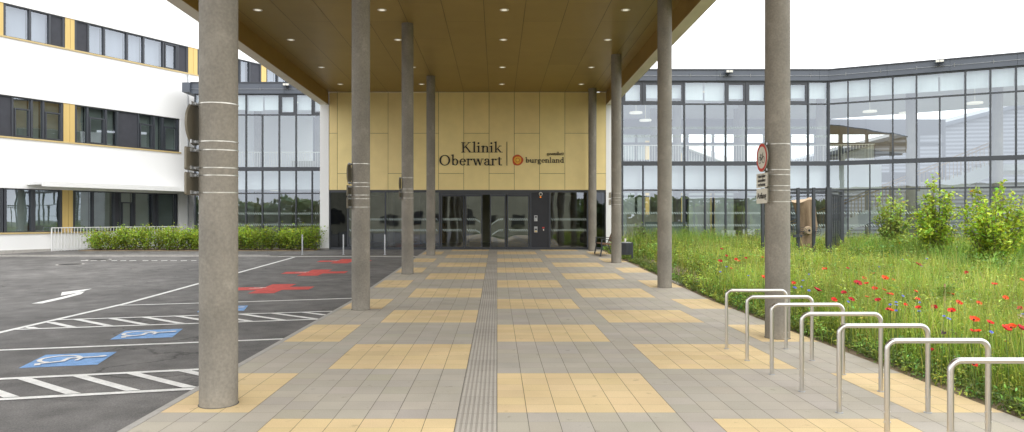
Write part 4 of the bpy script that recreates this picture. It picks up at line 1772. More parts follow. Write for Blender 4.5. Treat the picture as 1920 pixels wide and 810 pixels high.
floodlight(lx(541), LY - .14, 8.13, (0, -1), 'small floodlight on the link parapet left of the canopy')

# ------------------------------------------------------------------ white wing
wu = (0.583 / 1.1575, 1 / 1.1575)
wn = (wu[1], -wu[0])
wo = (-15.76, 36.0)


def wing_u(px):
    k = (px - CX) / F
    y = 36.748 / (0.583 - k)
    return (y - 36.0) / wu[1]


UL, UR = -24.0, 22.0
wg = thing('clinic_wing', (wo[0], wo[1], .3), 'white rendered clinic wing with ribbon windows and ochre panels', 'building')
strips_ = [(1.17, 3.0), (5.1, 6.80), (9.19, 10.55)]
ends = [wing_u(336), wing_u(338), UR - 1]
bands = [(-.1, 1.17), (3.0, 5.1), (6.80, 9.19), (10.55, 14.2)]
b = MB()
for z0, z1 in bands:
    b.obox(wo, wu, wn, UL, UR, -.5, 0, z0, z1)
for (z0, z1), e in zip(strips_, ends):
    b.obox(wo, wu, wn, e, UR, -.5, 0, z0, z1)
b.build('wall', M['white'], wg)
b = MB()
b.obox(wo, wu, wn, UL, UR, -12, -.5, .2, 14.15)
b.build('core', M['blinddark'], wg)
b = MB()
b.obox(wo, wu, wn, UL - .1, UR + .1, -12.1, .1, 14.21, 14.4)
b.build('roof_edge', M['parapet'], wg)
b = MB()
b.obox(wo, wu, wn, UL, wing_u(95), 0, .04, .1, .46)
b.build('plinth', M['kerb'], wg)


def ribbon(z0, z1, groups):
    """groups: list of (px list, kinds) ; kinds per pane: g glass, d dark screen, o opener, n narrow"""
    for edges, kinds in groups:
        a, c = wing_u(edges[0]), wing_u(edges[-1])
        f = MB()
        t_ = .05
        f.obox(wo, wu, wn, a, c, -.22, -.06, z0, z0 + t_)
        f.obox(wo, wu, wn, a, c, -.22, -.06, z1 - t_, z1)
        for px in edges:
            q = wing_u(px)
            w2 = .04 if px not in (edges[0], edges[-1]) else .05
            q = min(max(q, a + w2), c - w2)
            f.obox(wo, wu, wn, q - w2, q + w2, -.215, -.055, z0 + t_, z1 - t_)
        for i, kd in enumerate(kinds):
            if kd in 'oq':
                p0, p1 = wing_u(edges[i]) + .07, wing_u(edges[i + 1]) - .07
                e = .055
                zt2 = z1 - t_ - (.42 if (z1 - z0) > 1.5 else .02)
                for (x0, x1, y0, y1) in ((p0, p0 + e, z0 + t_, zt2), (p1 - e, p1, z0 + t_, zt2), (p0 + e, p1 - e, z0 + t_, z0 + t_ + e), (p0 + e, p1 - e, zt2 - e, zt2)):
                    f.obox(wo, wu, wn, x0, x1, -.2, -.045, y0, y1)
        fo = f.build('window', M['anthracite'], wg)
        for i, kd in enumerate(kinds):
            p0, p1 = wing_u(edges[i]) + .03, wing_u(edges[i + 1]) - .03
            P = lambda q, d, z: (wo[0] + wu[0] * q + wn[0] * d, wo[1] + wu[1] * q + wn[1] * d, z)
            if kd == 'd':
                g = MB()
                g.obox(wo, wu, wn, p0, p1, -.12, -.10, z0 + .03, z1 - .03)
                g.build('screen', M['blinddark'], fo)
            else:
                g = MB()
                g.face([P(p0, -.14, z0 + .03), P(p1, -.14, z0 + .03), P(p1, -.14, z1 - .03), P(p0, -.14, z1 - .03)])
                g.build('pane', M['glass'], fo)
                g = MB()
                mk = 'curtain' if kd in 'go' else ('curtaingreen' if kd in 'qn' else 'darkpanel')
                g.face([P(p0, -.40, z0), P(p1, -.40, z0), P(p1, -.40, z1), P(p0, -.40, z1)])
                g.build('curtain', M[mk], fo)


def yellow_panel(z0, z1, pa, pb):
    b = MB()
    a, c = wing_u(pa), wing_u(pb)
    mid = a + (c - a) * .55
    b.obox(wo, wu, wn, a, mid - .006, -.25, -.03, z0, z1)
    b.obox(wo, wu, wn, mid + .006, c, -.25, -.03, z0, z1)
    b.build('ochre_panel', M['yellow'], wg)


def sill(z, pa, pb):
    b = MB()
    b.obox(wo, wu, wn, wing_u(pa), wing_u(pb), -.2, .045, z - .055, z + .012)
    b.build('sill', M['sill'], wg)


z0, z1 = strips_[2]
ribbon(z0, z1, [([-190, -160, -120, -80, -40, -14], 'dggod'), ([7, 58, 95, 123], 'ggd'), ([140.5, 167, 197, 240, 271, 308, 335, 354], 'dggggod'), ([371, 400, 430, 452, 470, 491], 'ggggd'), ([500, 522, 540, 560], 'ggg')])
for a, c in ((-14, 7), (123, 140.5), (354, 371), (491, 500)):
    yellow_panel(z0, z1, a, c)
sill(z0, -200, 600)
z0, z1 = strips_[1]
ribbon(z0, z1, [([-210, -170, -130, -100, -60, -20], 'dqoqd'), ([-20, 25, 61, 83, 120], 'dqnq'), ([141, 166, 200.5, 222, 261, 290.5, 307, 337], 'nqndqnq')])
yellow_panel(z0, z1, 120, 141)
sill(z0, -210, 339)
z0, z1 = strips_[0]
ribbon(z0, z1, [([-190, -130, -70, 7], 'nnn'), ([9, 62, 66, 118], 'ndn'), ([137.5, 176, 216, 227, 254, 290, 297, 334], 'nndqndn')])
yellow_panel(z0, z1, 118, 137.5)
sill(z0, -190, 336)
b = MB()
b.obox(wo, wu, wn, wing_u(50), wing_u(352), .002, 1.15, 3.16, 3.27)
b.obox(wo, wu, wn, wing_u(50), wing_u(352), 1.15, 1.19, 3.08, 3.30)
b.build('door_canopy', M['white'], wg)
b = MB()
P = lambda q, d, z: (wo[0] + wu[0] * q + wn[0] * d, wo[1] + wu[1] * q + wn[1] * d, z)
b.tube([P(wing_u(351), .06, .4), P(wing_u(351), .06, 9.1)], .035, 10)
b.build('drainpipe', M['galv'], wg)

# stair guard railing in front of the wing
rl = thing('stair_railing', (*P(wing_u(97), .9, .35)[:2], .35), 'white vertical bar railing between hedge and white wing', 'railing')
ra, rb_ = P(wing_u(97) + .0, .75, .36), P(wing_u(352), .75, .40)
ra = Vector((*ground_at(97, 471.2)[:2], .36))
rdir = Vector((wu[0], wu[1], 0))
LEN = 7.6
for zz, nm in ((.10, 'bottom_rail'), (1.0, 'top_rail')):
    b = MB()
    b.bar((ra.x, ra.y, .36 + zz), (ra.x + rdir.x * LEN, ra.y + rdir.y * LEN, .36 + zz), .04, .04)
    b.build(nm, M['whiterail'], rl)
nb = 56
for i in range(nb + 1):
    b = MB()
    c = ra + rdir * (LEN * i / nb)
    hw = .02 if i == 0 else .011
    b.box(c.x - hw, c.x + hw, c.y - hw, c.y + hw, .36, 1.34)
    b.build('baluster', M['whiterail'], rl)
for k, (p0, p1, p2, lab) in enumerate((((61, 470), (61, 436), (73, 436), 'grey tubular handrail with free standing post, left of the white railing'),)):
    h0 = Vector((*ground_at(61, 472), 0))
    z = ramp(h0.y)
    b = MB()
    e = rdir
    b.tube([(h0.x, h0.y, z), (h0.x, h0.y, z + .82), (h0.x + e.x * .05, h0.y + e.y * .05, z + .87), (h0.x + e.x * .45, h0.y + e.y * .45, z + .87), (h0.x + e.x * .55, h0.y + e.y * .55, z + .84),
            (h0.x + e.x * 2.35, h0.y + e.y * 2.35, z - .05)], .022, 8)
    b.build('handrail', M['galv'], base=(h0.x, h0.y, z), label=lab, cat='handrail')
h0 = ra + rdir * .9 + Vector((wn[0], wn[1], 0)) * -.5
b = MB()
b.tube([(h0.x, h0.y, 1.15), (h0.x + rdir.x * 2.1, h0.y + rdir.y * 2.1, .35)], .022, 8)
b.build('handrail', M['galv'], base=(h0.x, h0.y, .36), label='sloping grey handrail behind the white bars', cat='handrail')

# ------------------------------------------------------------------ bollards
for px, lab in ((567, 'slim steel bollard in front of the hedge, leftmost of three'), (644, 'slim steel bollard beside the second left column, middle of three'), (721.7, 'slim steel bollard closest to the entrance glazing')):
    x, y = ground_at(px, 477.9, -.004)
    z = ramp(y) - .004
    t = thing('steel_bollard', (x, y, z), lab, 'bollard', 'slim steel bollards by the entrance')
    b = MB()
    b.tube([(x, y, z), (x, y, z + .80), (x, y, z + .815)], [.030, .030, .022], 16)
    b.build('post', M['galv'], t)
    b = MB()
    b.tube([(x, y, z), (x, y, z + .012)], .065, 16)
    b.build('base_plate', M['galv'], t)

# ------------------------------------------------------------------ bicycle stands
RX0, RX1, RH, RR = 3.085, 3.885, 0.785, 0.0212
names = ['farthest of the seven, in front of the concrete column', 'second farthest of the seven', 'third from the far end of the row', 'fourth of the row, the middle one', 'fifth from the far end of the row', 'second nearest the camera, its feet at the picture bottom', 'nearest the camera, cut off by the picture edge']
rk0 = None
for i in range(7):
    y = 9.45 - 0.778 * i
    lab = 'brushed steel bicycle hoop, ' + names[i]
    if rk0 is None:
        rk0 = thing('bicycle_stand', (RX0, y, 0), lab, 'bicycle stand', 'brushed steel bicycle stands in a row')
        b = MB()
        cr2 = .07
        pts = [(RX0, y, 0), (RX0, y, .3), (RX0, y, RH - cr2)]
        for k in range(1, 7):
            a = R(180 - 15 * k)
            pts.append((RX0 + cr2 + cr2 * math.cos(a), y, RH - cr2 + cr2 * math.sin(a)))
        pts.append((RX1 - cr2, y, RH))
        for k in range(1, 7):
            a = R(90 - 15 * k)
            pts.append((RX1 - cr2 + cr2 * math.cos(a), y, RH - cr2 + cr2 * math.sin(a)))
        pts += [(RX1, y, .3), (RX1, y, 0)]
        b.tube(pts, RR, 18)
        b.build('hoop', M['steel'], rk0)
        for x in (RX0, RX1):
            s = MB()
            for zz in (.14, .22):
                s.tube([(x - .027, y, zz), (x + .027, y, zz)], .006, 8)
            s.build('bolt', M['steel'], rk0)
            s = MB()
            s.tube([(x, y, 0), (x, y, .006)], .034, 16)
            s.build('foot_ring', M['galv'], rk0)
    else:
        o = copy_tree(rk0)
        o.location = (RX0, y, 0)
        o['label'] = lab

# ------------------------------------------------------------------ bench, bin, cup
bx0, bx1, by0, by1 = 3.99, 4.62, 27.06, 28.62
bz = ramp(27.8)
bn = thing('bench', (4.3, 27.85, bz), 'brown slatted bench with dark metal armrests behind the right column', 'bench')
for yy in (by0, by1):
    b = MB()
    z = ramp(yy)
    b.bar((bx0 - .02, yy, z), (bx0 + .07, yy, z + .45), .05, .03)
    b.bar((bx1 + .03, yy, z), (bx1 - .12, yy, z + .45), .05, .03)
    b.bar((bx0 + .02, yy, z + .43), (bx1 - .08, yy, z + .40), .05, .03)
    b.build('leg_frame', M['anthracite'], bn)
    b = MB()
    b.bar((bx0 + .03, yy, z + .44), (bx0 + .05, yy, z + .66), .05, .025)
    b.bar((bx0 + .0, yy, z + .67), (bx1 - .02, yy, z + .66), .05, .025)
    b.bar((bx1 - .12, yy, z + .42), (bx1 + .07, yy, z + .90), .05, .03)
    b.build('armrest', M['anthracite'], bn)
b = MB()
for i in range(5):
    x = bx0 + .05 + i * .105
    b.box(x, x + .09, by0 - .06, by1 + .06, bz + .455 - i * .006, bz + .485 - i * .006)
b.build('seat', M['wood'], bn)
b = MB()
for i in range(4):
    x, z = bx1 - .075 + i * .042, bz + .53 + i * .105
    b.hexa([(x - .03, by0 - .06, z), (x, by0 - .06, z - .008), (x, by1 + .06, z - .008), (x - .03, by1 + .06, z),
            (x + .008, by0 - .06, z + .09), (x + .036, by0 - .06, z + .082), (x + .036, by1 + .06, z + .082), (x + .008, by1 + .06, z + .09)])
b.build('backrest', M['wood'], bn)

lbx, lby = 4.62, 25.2
lz_ = ramp(25.2)
lb = thing('litter_bin', (lbx, lby, lz_), 'dark metal litter bin on a post at the edge of the paving', 'litter bin')
b = MB()
n = 26
for r_, z0, z1, m_ in ((.19, .22, .64, 0),):
    b.tube([(lbx, lby, lz_ + z0), (lbx, lby, lz_ + z1)], r_, 26)
for k in range(26):
    a = 2 * math.pi * k / 26
    b.bar((lbx + .196 * math.cos(a), lby + .196 * math.sin(a), lz_ + .24), (lbx + .196 * math.cos(a), lby + .196 * math.sin(a), lz_ + .62), .014, .014)
b.build('body', M['anthracite'], lb)
b = MB()
b.tube([(lbx, lby, lz_ + .64), (lbx, lby, lz_ + .665)], .20, 26)
b.tube([(lbx, lby, lz_ + .665), (lbx, lby, lz_ + .675)], [.19, .12], 26)
b.build('lid', M['galv'], lb)
b = MB()
b.box(lbx + .20, lbx + .25, lby - .04, lby + .04, lz_ - .05, lz_ + .66)
b.build('post', M['anthracite'], lb)
b = MB()
b.box(lbx + .10, lbx + .36, lby - .14, lby + .14, lz_ - .05, lz_ + .025)
b.build('foot', M['kerb'], lb)
b = MB()
b.tube([(lbx - .03, lby, lz_ + .676), (lbx - .03, lby, lz_ + .79)], [.03, .042], 16)
b.tube([(lbx - .03, lby, lz_ + .79), (lbx - .03, lby, lz_ + .80)], .045, 16)
b.build('paper_cup', M['signwhite'], base=(lbx - .03, lby, lz_ + .676), label='white paper cup left on top of the litter bin', cat='cup')

# ------------------------------------------------------------------ log and its enclosure
EYd = 24.2
ez0 = ramp(EYd)
en = thing('metal_enclosure', (10.7, 25, ez0), 'dark metal frame enclosure with slatted side around the upright log', 'enclosure')
c0, c1 = Vector((9.35, 24.75)), Vector((11.36, 24.1))     # front left, front right
sd_ = Vector((1.72, 2.55))
c2, c3 = c1 + sd_, c0 + sd_
ht = 2.82
def post(p, name='post', w_=.09, z1=ht, m='anthracite'):
    b = MB()
    b.box(p.x - w_ / 2, p.x + w_ / 2, p.y - w_ / 2, p.y + w_ / 2, ez0 - .05, z1)
    b.build(name, M[m], en)
for tt in (0, .27, .545, .78):
    post(c0 + (c1 - c0) * tt)
post(c1, w_=.15)
post(c2, w_=.10)
post(c3)
for p, q in ((c0, c1), (c1, c2), (c2, c3), (c3, c0)):
    for z, hh in ((ht - .05, .06), (ht - .20, .035), (ez0 + .06, .06)):
        b = MB()
        b.bar((p.x, p.y, z), (q.x, q.y, z), .06, hh)
        b.build('rail', M['anthracite'], en)
for i in range(1, 8):
    p = c1 + (c2 - c1) * (i / 8)
    b = MB()
    dd = Vector((sd_.x, sd_.y)).normalized()
    b.hexa([(p.x - .012, p.y - .032, ez0), (p.x + .012, p.y - .032, ez0), (p.x + .012, p.y + .032, ez0), (p.x - .012, p.y + .032, ez0),
            (p.x - .012, p.y - .032, ht - .2), (p.x + .012, p.y - .032, ht - .2), (p.x + .012, p.y + .032, ht - .2), (p.x - .012, p.y + .032, ht - .2)])
    b.build('slat', M['anthracite'], en)
fd = (c1 - c0).normalized()
fn = Vector((fd.y, -fd.x))
for k, px in enumerate((1489, 1512, 1537.5)):
    tt = (px - 1489) / 48.5 * .40 + .42
    p = c0 + (c1 - c0) * tt + fn * .07
    zc_ = EYE - 24.4 * .0182 * 1.0
    b = MB()
    for rr, wd_, in ((.14, .012), (.075, .010)):
        n = 28
        for i in range(n):
            a0, a1 = 2 * math.pi * i / n, 2 * math.pi * (i + 1) / n
            Q = lambda a, r_: (p.x + fd.x * r_ * math.cos(a), p.y + fd.y * r_ * math.cos(a), zc_ + r_ * math.sin(a))
            b.tube([Q(a0, rr), Q(a1, rr)], wd_ * .6, 5, caps=False)
    for dx in (-.03, .03):
        b.sphere((p.x + fd.x * dx, p.y + fd.y * dx, zc_), .024, 0, 8, 5)
    b.bar((p.x - fd.x * .14, p.y - fd.y * .14, zc_ - .002), (p.x + fd.x * .14, p.y + fd.y * .14, zc_ - .002), .01, .01)
    b.build('ring_ornament', M['anthracite'], en)
b = MB()
p = c0 + (c1 - c0) * .545 + fn * .06
b.box(p.x - .18, p.x + .12, p.y - .05, p.y, 1.10, 1.20)
b.build('lock_box', M['anthracite'], en)
lgx, lgy = 11.08, 25.3
lg = thing('upright_log', (lgx, lgy, ramp(lgy)), 'weathered upright tree trunk with carved round hole standing in the metal enclosure', 'log')
b = MB()
n, hN = 26, 18
Hh = 2.42
rings = []
for j in range(hN + 1):
    z = ramp(lgy) - .05 + (Hh - ramp(lgy) + .05) * j / hN
    base_ = len(b.v)
    tt = j / hN
    for k in range(n):
        a = 2 * math.pi * k / n
        r_ = .25 + .04 * tt + .035 * math.sin(2 * a + 1 + tt * 2) + .025 * math.sin(5 * a + tt * 5) + .015 * math.sin(9 * a - tt * 3)
        if tt > .72:
            r_ += .16 * (tt - .72) / .28 * max(0, math.cos(a - math.pi * .95)) ** 2
        r_ += .05 * math.exp(-((tt - .58) / .08) ** 2) * max(0, math.cos(a - .2))
        zz = z + (.07 * math.cos(a - .4) + .04 * math.sin(3 * a) if j == hN else 0)
        b.v.append((lgx + r_ * math.cos(a) + .05 * math.sin(tt * 3), lgy + r_ * math.sin(a), zz))
    rings.append(base_)
for j in range(hN):
    for k in range(n):
        k2 = (k + 1) % n
        b.f.append((rings[j] + k, rings[j] + k2, rings[j + 1] + k2, rings[j + 1] + k))
        b.m.append(0)
        b.s.append(True)
b.face([b.v[rings[-1] + k] for k in range(n)], 1)
b.build('trunk', [M['log'], M['logend']], lg)
b = MB()
zc_ = 1.33
b.tube([(lgx - .02, lgy - .40, zc_), (lgx - .02, lgy - .28, zc_)], [.12, .16], 24, 0)
b.disc((lgx - .02, lgy - .405, zc_), (0, -1, 0), .045, 18, 1)
b.build('carved_hole', [M['logend'], M['darkpanel']], lg)

# ------------------------------------------------------------------ meadow
def soil_z(x, y):
    ry = np.clip(SL * (y - Y0), 0, SL * (Y1 - Y0))
    return ry + np.minimum(.05, (x - XR) * .05) - .012


def scatter(n, x0, x1, y0, y1):
    x = rng.uniform(x0, x1, n)
    y = rng.uniform(y0, y1, n)
    keep = (x < y * 0.95 + 4.5)
    return x[keep], y[keep]


def patch(x, y, s=1.0, ph=0.0):
    return (np.sin(x * 1.7 * s + ph) * np.cos(y * 1.3 * s - ph * 2) + np.sin((x + y) * .9 * s + 2 + ph) + .6 * np.sin(x * 4.1 * s - y * 3.3 * s + ph)) / 2.6


Vs, Qs, Ts, Cs, off = [], [], [], [], 0


def add_blades(x, y, hmin, hmax, w, col_, lean=.35, tip=1.3, amt=.22):
    global off
    n = len(x)
    base = np.stack([x, y, soil_z(x, y) - .01], 1)
    edge = np.clip((x - XR - .05) / .6, .0, 1)
    dirt = np.exp(-(((x - 5.0) / .95) ** 2 + ((y - 22.2) / 4.6) ** 4))
    h = rng.uniform(hmin, hmax, n) * (.30 + .70 * edge) * 1.15 * (1 + .28 * patch(x, y)) * (1 - .8 * dirt) * (1 - .5 * np.exp(-(((x - 10.2) / 1.7) ** 4 + ((y - 22.4) / 2.2) ** 4)))
    keep = rng.uniform(0, 1, n) < (.10 + .9 * np.clip((x - XR - .15 - .12 * patch(x * 2.2, y * 2.2)) / .35, 0, 1)) * (1 - .95 * dirt)
    keep &= ~((y > 17.8) & (y < 18.7) & (x < 5.55))
    base, h, x, y = base[keep], h[keep], x[keep], y[keep]
    n = len(x)
    an = rng.uniform(0, 2 * np.pi, n)
    ln = np.stack([np.cos(an), np.sin(an)], 1) * (h * rng.uniform(.05, lean, n))[:, None]
    ti = vary(col_, n, amt, .14) * (1 + .38 * patch(x, y, .9, 1.3))[:, None]
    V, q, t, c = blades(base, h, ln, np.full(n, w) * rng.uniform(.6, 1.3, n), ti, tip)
    Vs.append(V); Qs.append(q + off); Ts.append(t + off); Cs.append(c)
    off += len(V)


G1 = (0.300, 0.420, 0.068)
G2 = (0.175, 0.285, 0.05)
G3 = (0.40, 0.43, 0.13)
for (y0, y1, dn, w_) in ((3.2, 8, 1500, .006), (8, 13, 900, .008), (13, 20, 520, .011), (20, 31.3, 330, .015)):
    for cl3, hm, hx, fr, lean in ((G1, .30, .62, .45, .45), (G2, .18, .45, .40, .6), (G3, .40, .78, .15, .3)):
        area = (26 - XR) * (y1 - y0)
        x, y = scatter(int(area * dn * fr), XR + .03, 26, y0, y1)
        add_blades(x, y, hm, hx, w_, cl3, lean)
for cxs, cys, rr_ in ((13.5, 24, 1.5), (12.9, 20.3, 1.5), (12.8, 17.8, 1.7), (14.6, 19.4, 1.6), (12.3, 22, 1.4), (8.2, 28.5, 1.6), (6.6, 28.6, 1.2), (8.6, 14.2, .9), (6.1, 7.6, .45), (7.2, 11.4, .6), (11.0, 13.0, 1.0)):
    n = int(520 * rr_ * rr_ * (1.4 if cys < 15 else 1))
    an, ra_ = rng.uniform(0, 2 * np.pi, n), rr_ * np.sqrt(rng.uniform(0, 1, n))
    hx_ = 1.0 if cys > 15 else .72
    add_blades(cxs + ra_ * np.cos(an), cys + ra_ * np.sin(an), hx_ * .45, hx_, .007 if cys < 12 else .013, (0.20, 0.32, 0.06), .45)
# pale dry stalks
for y0, y1, dn, w_ in ((3.2, 9, 14, .005), (9, 18, 7, .008), (18, 31, 4, .012)):
    x, y = scatter(int((26 - XR) * (y1 - y0) * dn), XR + .2, 26, y0, y1)
    add_blades(x, y, .5, .92, w_, (0.46, 0.42, 0.20), .5, 1.2)
np_mesh('meadow_grass', np.concatenate(Vs), [np.concatenate(Qs), np.concatenate(Ts)], np.concatenate(Cs), M['grass'], base=(8, 12, 0),
        label='tall yellow green wildflower meadow grass beside the paving', cat='grass', kind='stuff')

# leafy herbs
Vs, Ts, Cs, off = [], [], [], 0
for (y0, y1, dn, sz) in ((3.2, 9, 95, .045), (9, 16, 60, .06), (16, 31.2, 34, .085)):
    area = (24 - XR) * (y1 - y0)
    x, y = scatter(int(area * dn), XR + .05, 24, y0, y1)
    edge = np.clip((x - XR) / .8, 0, 1)
    dirt = np.exp(-(((x - 5.0) / .95) ** 2 + ((y - 22.2) / 4.6) ** 4))
    keep = (rng.uniform(0, 1, len(x)) > dirt * .95) & ~((y > 17.8) & (y < 18.7) & (x < 5.55))
    x, y, edge = x[keep], y[keep], edge[keep]
    n = len(x)
    H_ = rng.uniform(.25, .68, n) * (.25 + .75 * edge)
    K = 16
    tt = rng.uniform(.05, 1, (n, K))
    lx_, ly_ = rng.normal(0, .035, (n, K)) + (rng.normal(0, .12, n))[:, None] * tt, rng.normal(0, .035, (n, K)) + (rng.normal(0, .12, n))[:, None] * tt
    P3 = np.stack([x[:, None] + lx_, y[:, None] + ly_, soil_z(x, y)[:, None] + tt * H_[:, None]], 2).reshape(-1, 3)
    c0_ = vary((.30, .41, .09), n, .30, .2)
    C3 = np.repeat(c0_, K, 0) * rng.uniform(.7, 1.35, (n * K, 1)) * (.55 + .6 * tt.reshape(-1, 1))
    V, t, c = leaves(P3, rng.uniform(.6, 1.3, n * K) * sz, C3, aspect=.38)
    Vs.append(V); Ts.append(t + off); Cs.append(c); off += len(V)
# low broad weeds along the edge of the soil
n = 2300
y = rng.uniform(3.2, 27, n)
x = XR + .12 + np.abs(rng.normal(0, .22, n)) + .10 * patch(y, y * .7, 2.1)
keep = x > XR + .06
x, y = x[keep], y[keep]
n = len(x)
K = 9
P3 = np.stack([np.repeat(x, K) + rng.normal(0, .035, n * K), np.repeat(y, K) + rng.normal(0, .035, n * K), np.repeat(soil_z(x, y), K) + rng.uniform(.0, .10, n * K)], 1)
P3[:, 0] = np.maximum(P3[:, 0], XR + .05)
V, t, c = leaves(P3, rng.uniform(.03, .07, n * K), vary((.17, .24, .065), n * K, .3, .15), up=1.5, aspect=.45)
Vs.append(V); Ts.append(t + off); Cs.append(c); off += len(V)
for cxs, cys, rr_, hh_ in ((13.5, 23.6, 1.4, .9), (12.9, 20.0, 1.4, .95), (12.8, 17.4, 1.6, .9), (14.6, 19.0, 1.5, .9), (12.2, 21.8, 1.3, .8), (8.6, 14.2, .9, .7), (6.2, 7.7, .5, .6), (5.6, 5.9, .5, .55), (7.2, 11.4, .7, .7), (9.4, 10.2, .8, .7)):
    n = int(70 * rr_ * rr_)
    an, ra_ = rng.uniform(0, 2 * np.pi, n), rr_ * np.sqrt(rng.uniform(0, 1, n))
    x, y = np.maximum(cxs + ra_ * np.cos(an), XR + .25), cys + ra_ * np.sin(an)
    K = 22
    tt = rng.uniform(.1, 1, (n, K))
    hv = rng.uniform(.55, 1, n) * hh_
    P3 = np.stack([x[:, None] + rng.normal(0, .05, (n, K)), y[:, None] + rng.normal(0, .05, (n, K)), soil_z(x, y)[:, None] + tt * hv[:, None]], 2).reshape(-1, 3)
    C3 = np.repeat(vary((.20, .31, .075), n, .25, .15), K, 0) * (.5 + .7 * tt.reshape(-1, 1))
    V, t, c = leaves(P3, rng.uniform(.6, 1.3, n * K) * (.06 if cys < 12 else .09), C3, aspect=.42)
    Vs.append(V); Ts.append(t + off); Cs.append(c); off += len(V)
np_mesh('meadow_herbs', np.concatenate(Vs), [np.concatenate(Ts)], np.concatenate(Cs), M['leaf'], base=(8, 12, 0),
        label='low leafy herbs and weeds growing among the meadow grass', cat='plants', kind='stuff')
# tiny white and yellow blossoms nobody could count
n = 900
x, y = scatter(n, XR + .2, 20, 3.4, 30)
n = len(x)
P3 = np.stack([x, y, soil_z(x, y) + rng.uniform(.18, .55, n) * np.clip((x - XR) / .8, .3, 1)], 1)
V1, t1, c1_ = leaves(P3, rng.uniform(.018, .034, n) * (1 + y / 40), vary((.62, .62, .55), n, .1, .03), up=3, aspect=1.0, fold=.02)
np_mesh('white_blossoms', V1, [t1], c1_, M['grass'], base=(8, 12, 0), label='tiny white blossoms sprinkled through the meadow', cat='flowers', kind='stuff')
# dry soil crumbs and pebbles are part of the soil look


def flower(name, px, py, dia, mats, label, cat, group, hgt, petals=5, cup=.5, tilt=None):
    k = (py - HY) / F
    d = (EYE - hgt) / k
    if d > Y0:
        d = (EYE - hgt + SL * Y0) / (k + SL)
    x = (px - CX) * d / F
    x = max(x, XR + .12)
    z0 = float(soil_z(np.array([x]), np.array([d]))[0])
    zt_f = ramp(d) + hgt
    lean = (random.uniform(-.06, .06), random.uniform(-.06, .06))
    b = MB()
    b.tube([(x - lean[0], d - lean[1], z0 - .01), (x - lean[0] * .4, d - lean[1] * .4, z0 + (zt_f - z0) * .55), (x, d, zt_f)], [.004, .0032, .0026], 5, 1)
    r = dia / 2
    ax = Vector((random.uniform(-.5, .5), random.uniform(-.9, -.1), 1)).normalized()
    ref = Vector((1, 0, 0))
    uu = (ref - ax * ref.dot(ax)).normalized()
    vv = ax.cross(uu)
    c = Vector((x, d, zt_f))
    ph = random.uniform(0, 6)
    Pp = lambda a, q, h: c + (uu * math.cos(a) + vv * math.sin(a)) * q + ax * h
    for i in range(petals):
        a = ph + 2 * math.pi * i / petals
        dw = math.pi / petals * 1.25
        s = random.uniform(.85, 1.15)
        rim = [Pp(a + dw * q, r * s * (1 - .14 * abs(q)), r * cup * (1 - .25 * q * q) + random.uniform(-.1, .1) * r) for q in (-1, -.5, 0, .5, 1)]
        midl = [Pp(a + dw * .7 * q, r * .5 * s, r * cup * .18 + (.002 if i % 2 else 0)) for q in (-1, 0, 1)]
        b.face([c, midl[0], midl[1], midl[2]][::1], 0, True)
        b.face([midl[0], rim[0], rim[1], rim[2], midl[1]], 0, True)
        b.face([midl[1], rim[2], rim[3], rim[4], midl[2]], 0, True)
    b.sphere(tuple(c + ax * r * .14), r * .2, 2, 7, 4)
    return b.build(name, [mats[0], M['stem'], mats[1]], base=(x, d, z0), label=label, cat=cat, group=group)


ZX = lambda zx, zy: (1320 + zx / 2.1317, 430 + zy / 2.1317)
pop = [(70, 80), (90, 107), (65, 128), (128, 122), (140, 128), (168, 116), (108, 158), (234, 113), (238, 193), (85, 217), (358, 215), (575, 157), (452, 244), (560, 255), (640, 197), (678, 177), (723, 197), (757, 205),
       (605, 214), (614, 217), (650, 218), (682, 239), (720, 244), (735, 258), (748, 261), (652, 272), (847, 250), (840, 278), (852, 280), (735, 322), (746, 325), (640, 363), (496, 283), (498, 408), (519, 409), (456, 315), (805, 303), (920, 313), (990, 328), (1018, 295),
       (993, 260), (957, 374), (855, 400), (868, 484), (1048, 174), (1162, 221), (1265, 320), (1228, 395), (1268, 399), (1210, 452), (1243, 605), (1270, 205), (815, 540), (204, 285), (222, 282), (1205, 276), (1098, 297)]
big = {(452, 244), (640, 363), (858, 144), (1228, 395), (614, 217), (678, 177), (1265, 320), (1268, 399), (855, 400), (605, 214), (723, 197), (1162, 221)}
for p in pop:
    px, py = ZX(*p)
    dd_ = 1.3 * F / (py - HY)
    dia = random.uniform(.052, .088) * (1.45 if p in big else 1.0) * (1 + max(0, dd_ - 8) * .02)
    mm = random.choice(['poppy', 'poppy', 'poppyorange', 'poppydark'])
    hg = min(random.uniform(.56, .76), EYE - 3.6 * (py - HY) / F)
    if py > 640:
        hg = random.uniform(.30, .42)
    flower('poppy', px, py, dia, (M[mm], M['black']), 'red poppy in bloom on a thin stem in the meadow', 'flower', 'red poppies in the meadow', hg)
px, py = ZX(858, 144)
flower('poppy', px, py, .16, (M['poppydark'], M['black']), 'large crimson poppy standing below the middle shrub', 'flower', None, .62)
px, py = ZX(483, 161)
flower('poppy', px, py, .12, (M['poppy'], M['black']), 'bright red poppy between the concrete column and the log enclosure', 'flower', None, .58)
corn = [(815, 104), (793, 120), (365, 234), (390, 230), (768, 292), (767, 303), (745, 302), (795, 267), (862, 293), (860, 328), (660, 347), (672, 358), (769, 411), (570, 325), (250, 205), (160, 196), (185, 200), (90, 150), (60, 170), (40, 185), (110, 232), (135, 245), (345, 290), (420, 180), (395, 205), (700, 150), (870, 148), (940, 60), (930, 90), (1275, 340), (1010, 70), (890, 118)]
for p in corn:
    px, py = ZX(*p)
    flower('cornflower', px, py, random.uniform(.032, .046) * (1 + max(0, 1.3 * F / (py - HY) - 10) * .012), (M['cornflower'], M['purple']), 'small blue cornflower in the meadow', 'flower', 'blue cornflowers in the meadow', random.uniform(.58, .74), 8, .25)
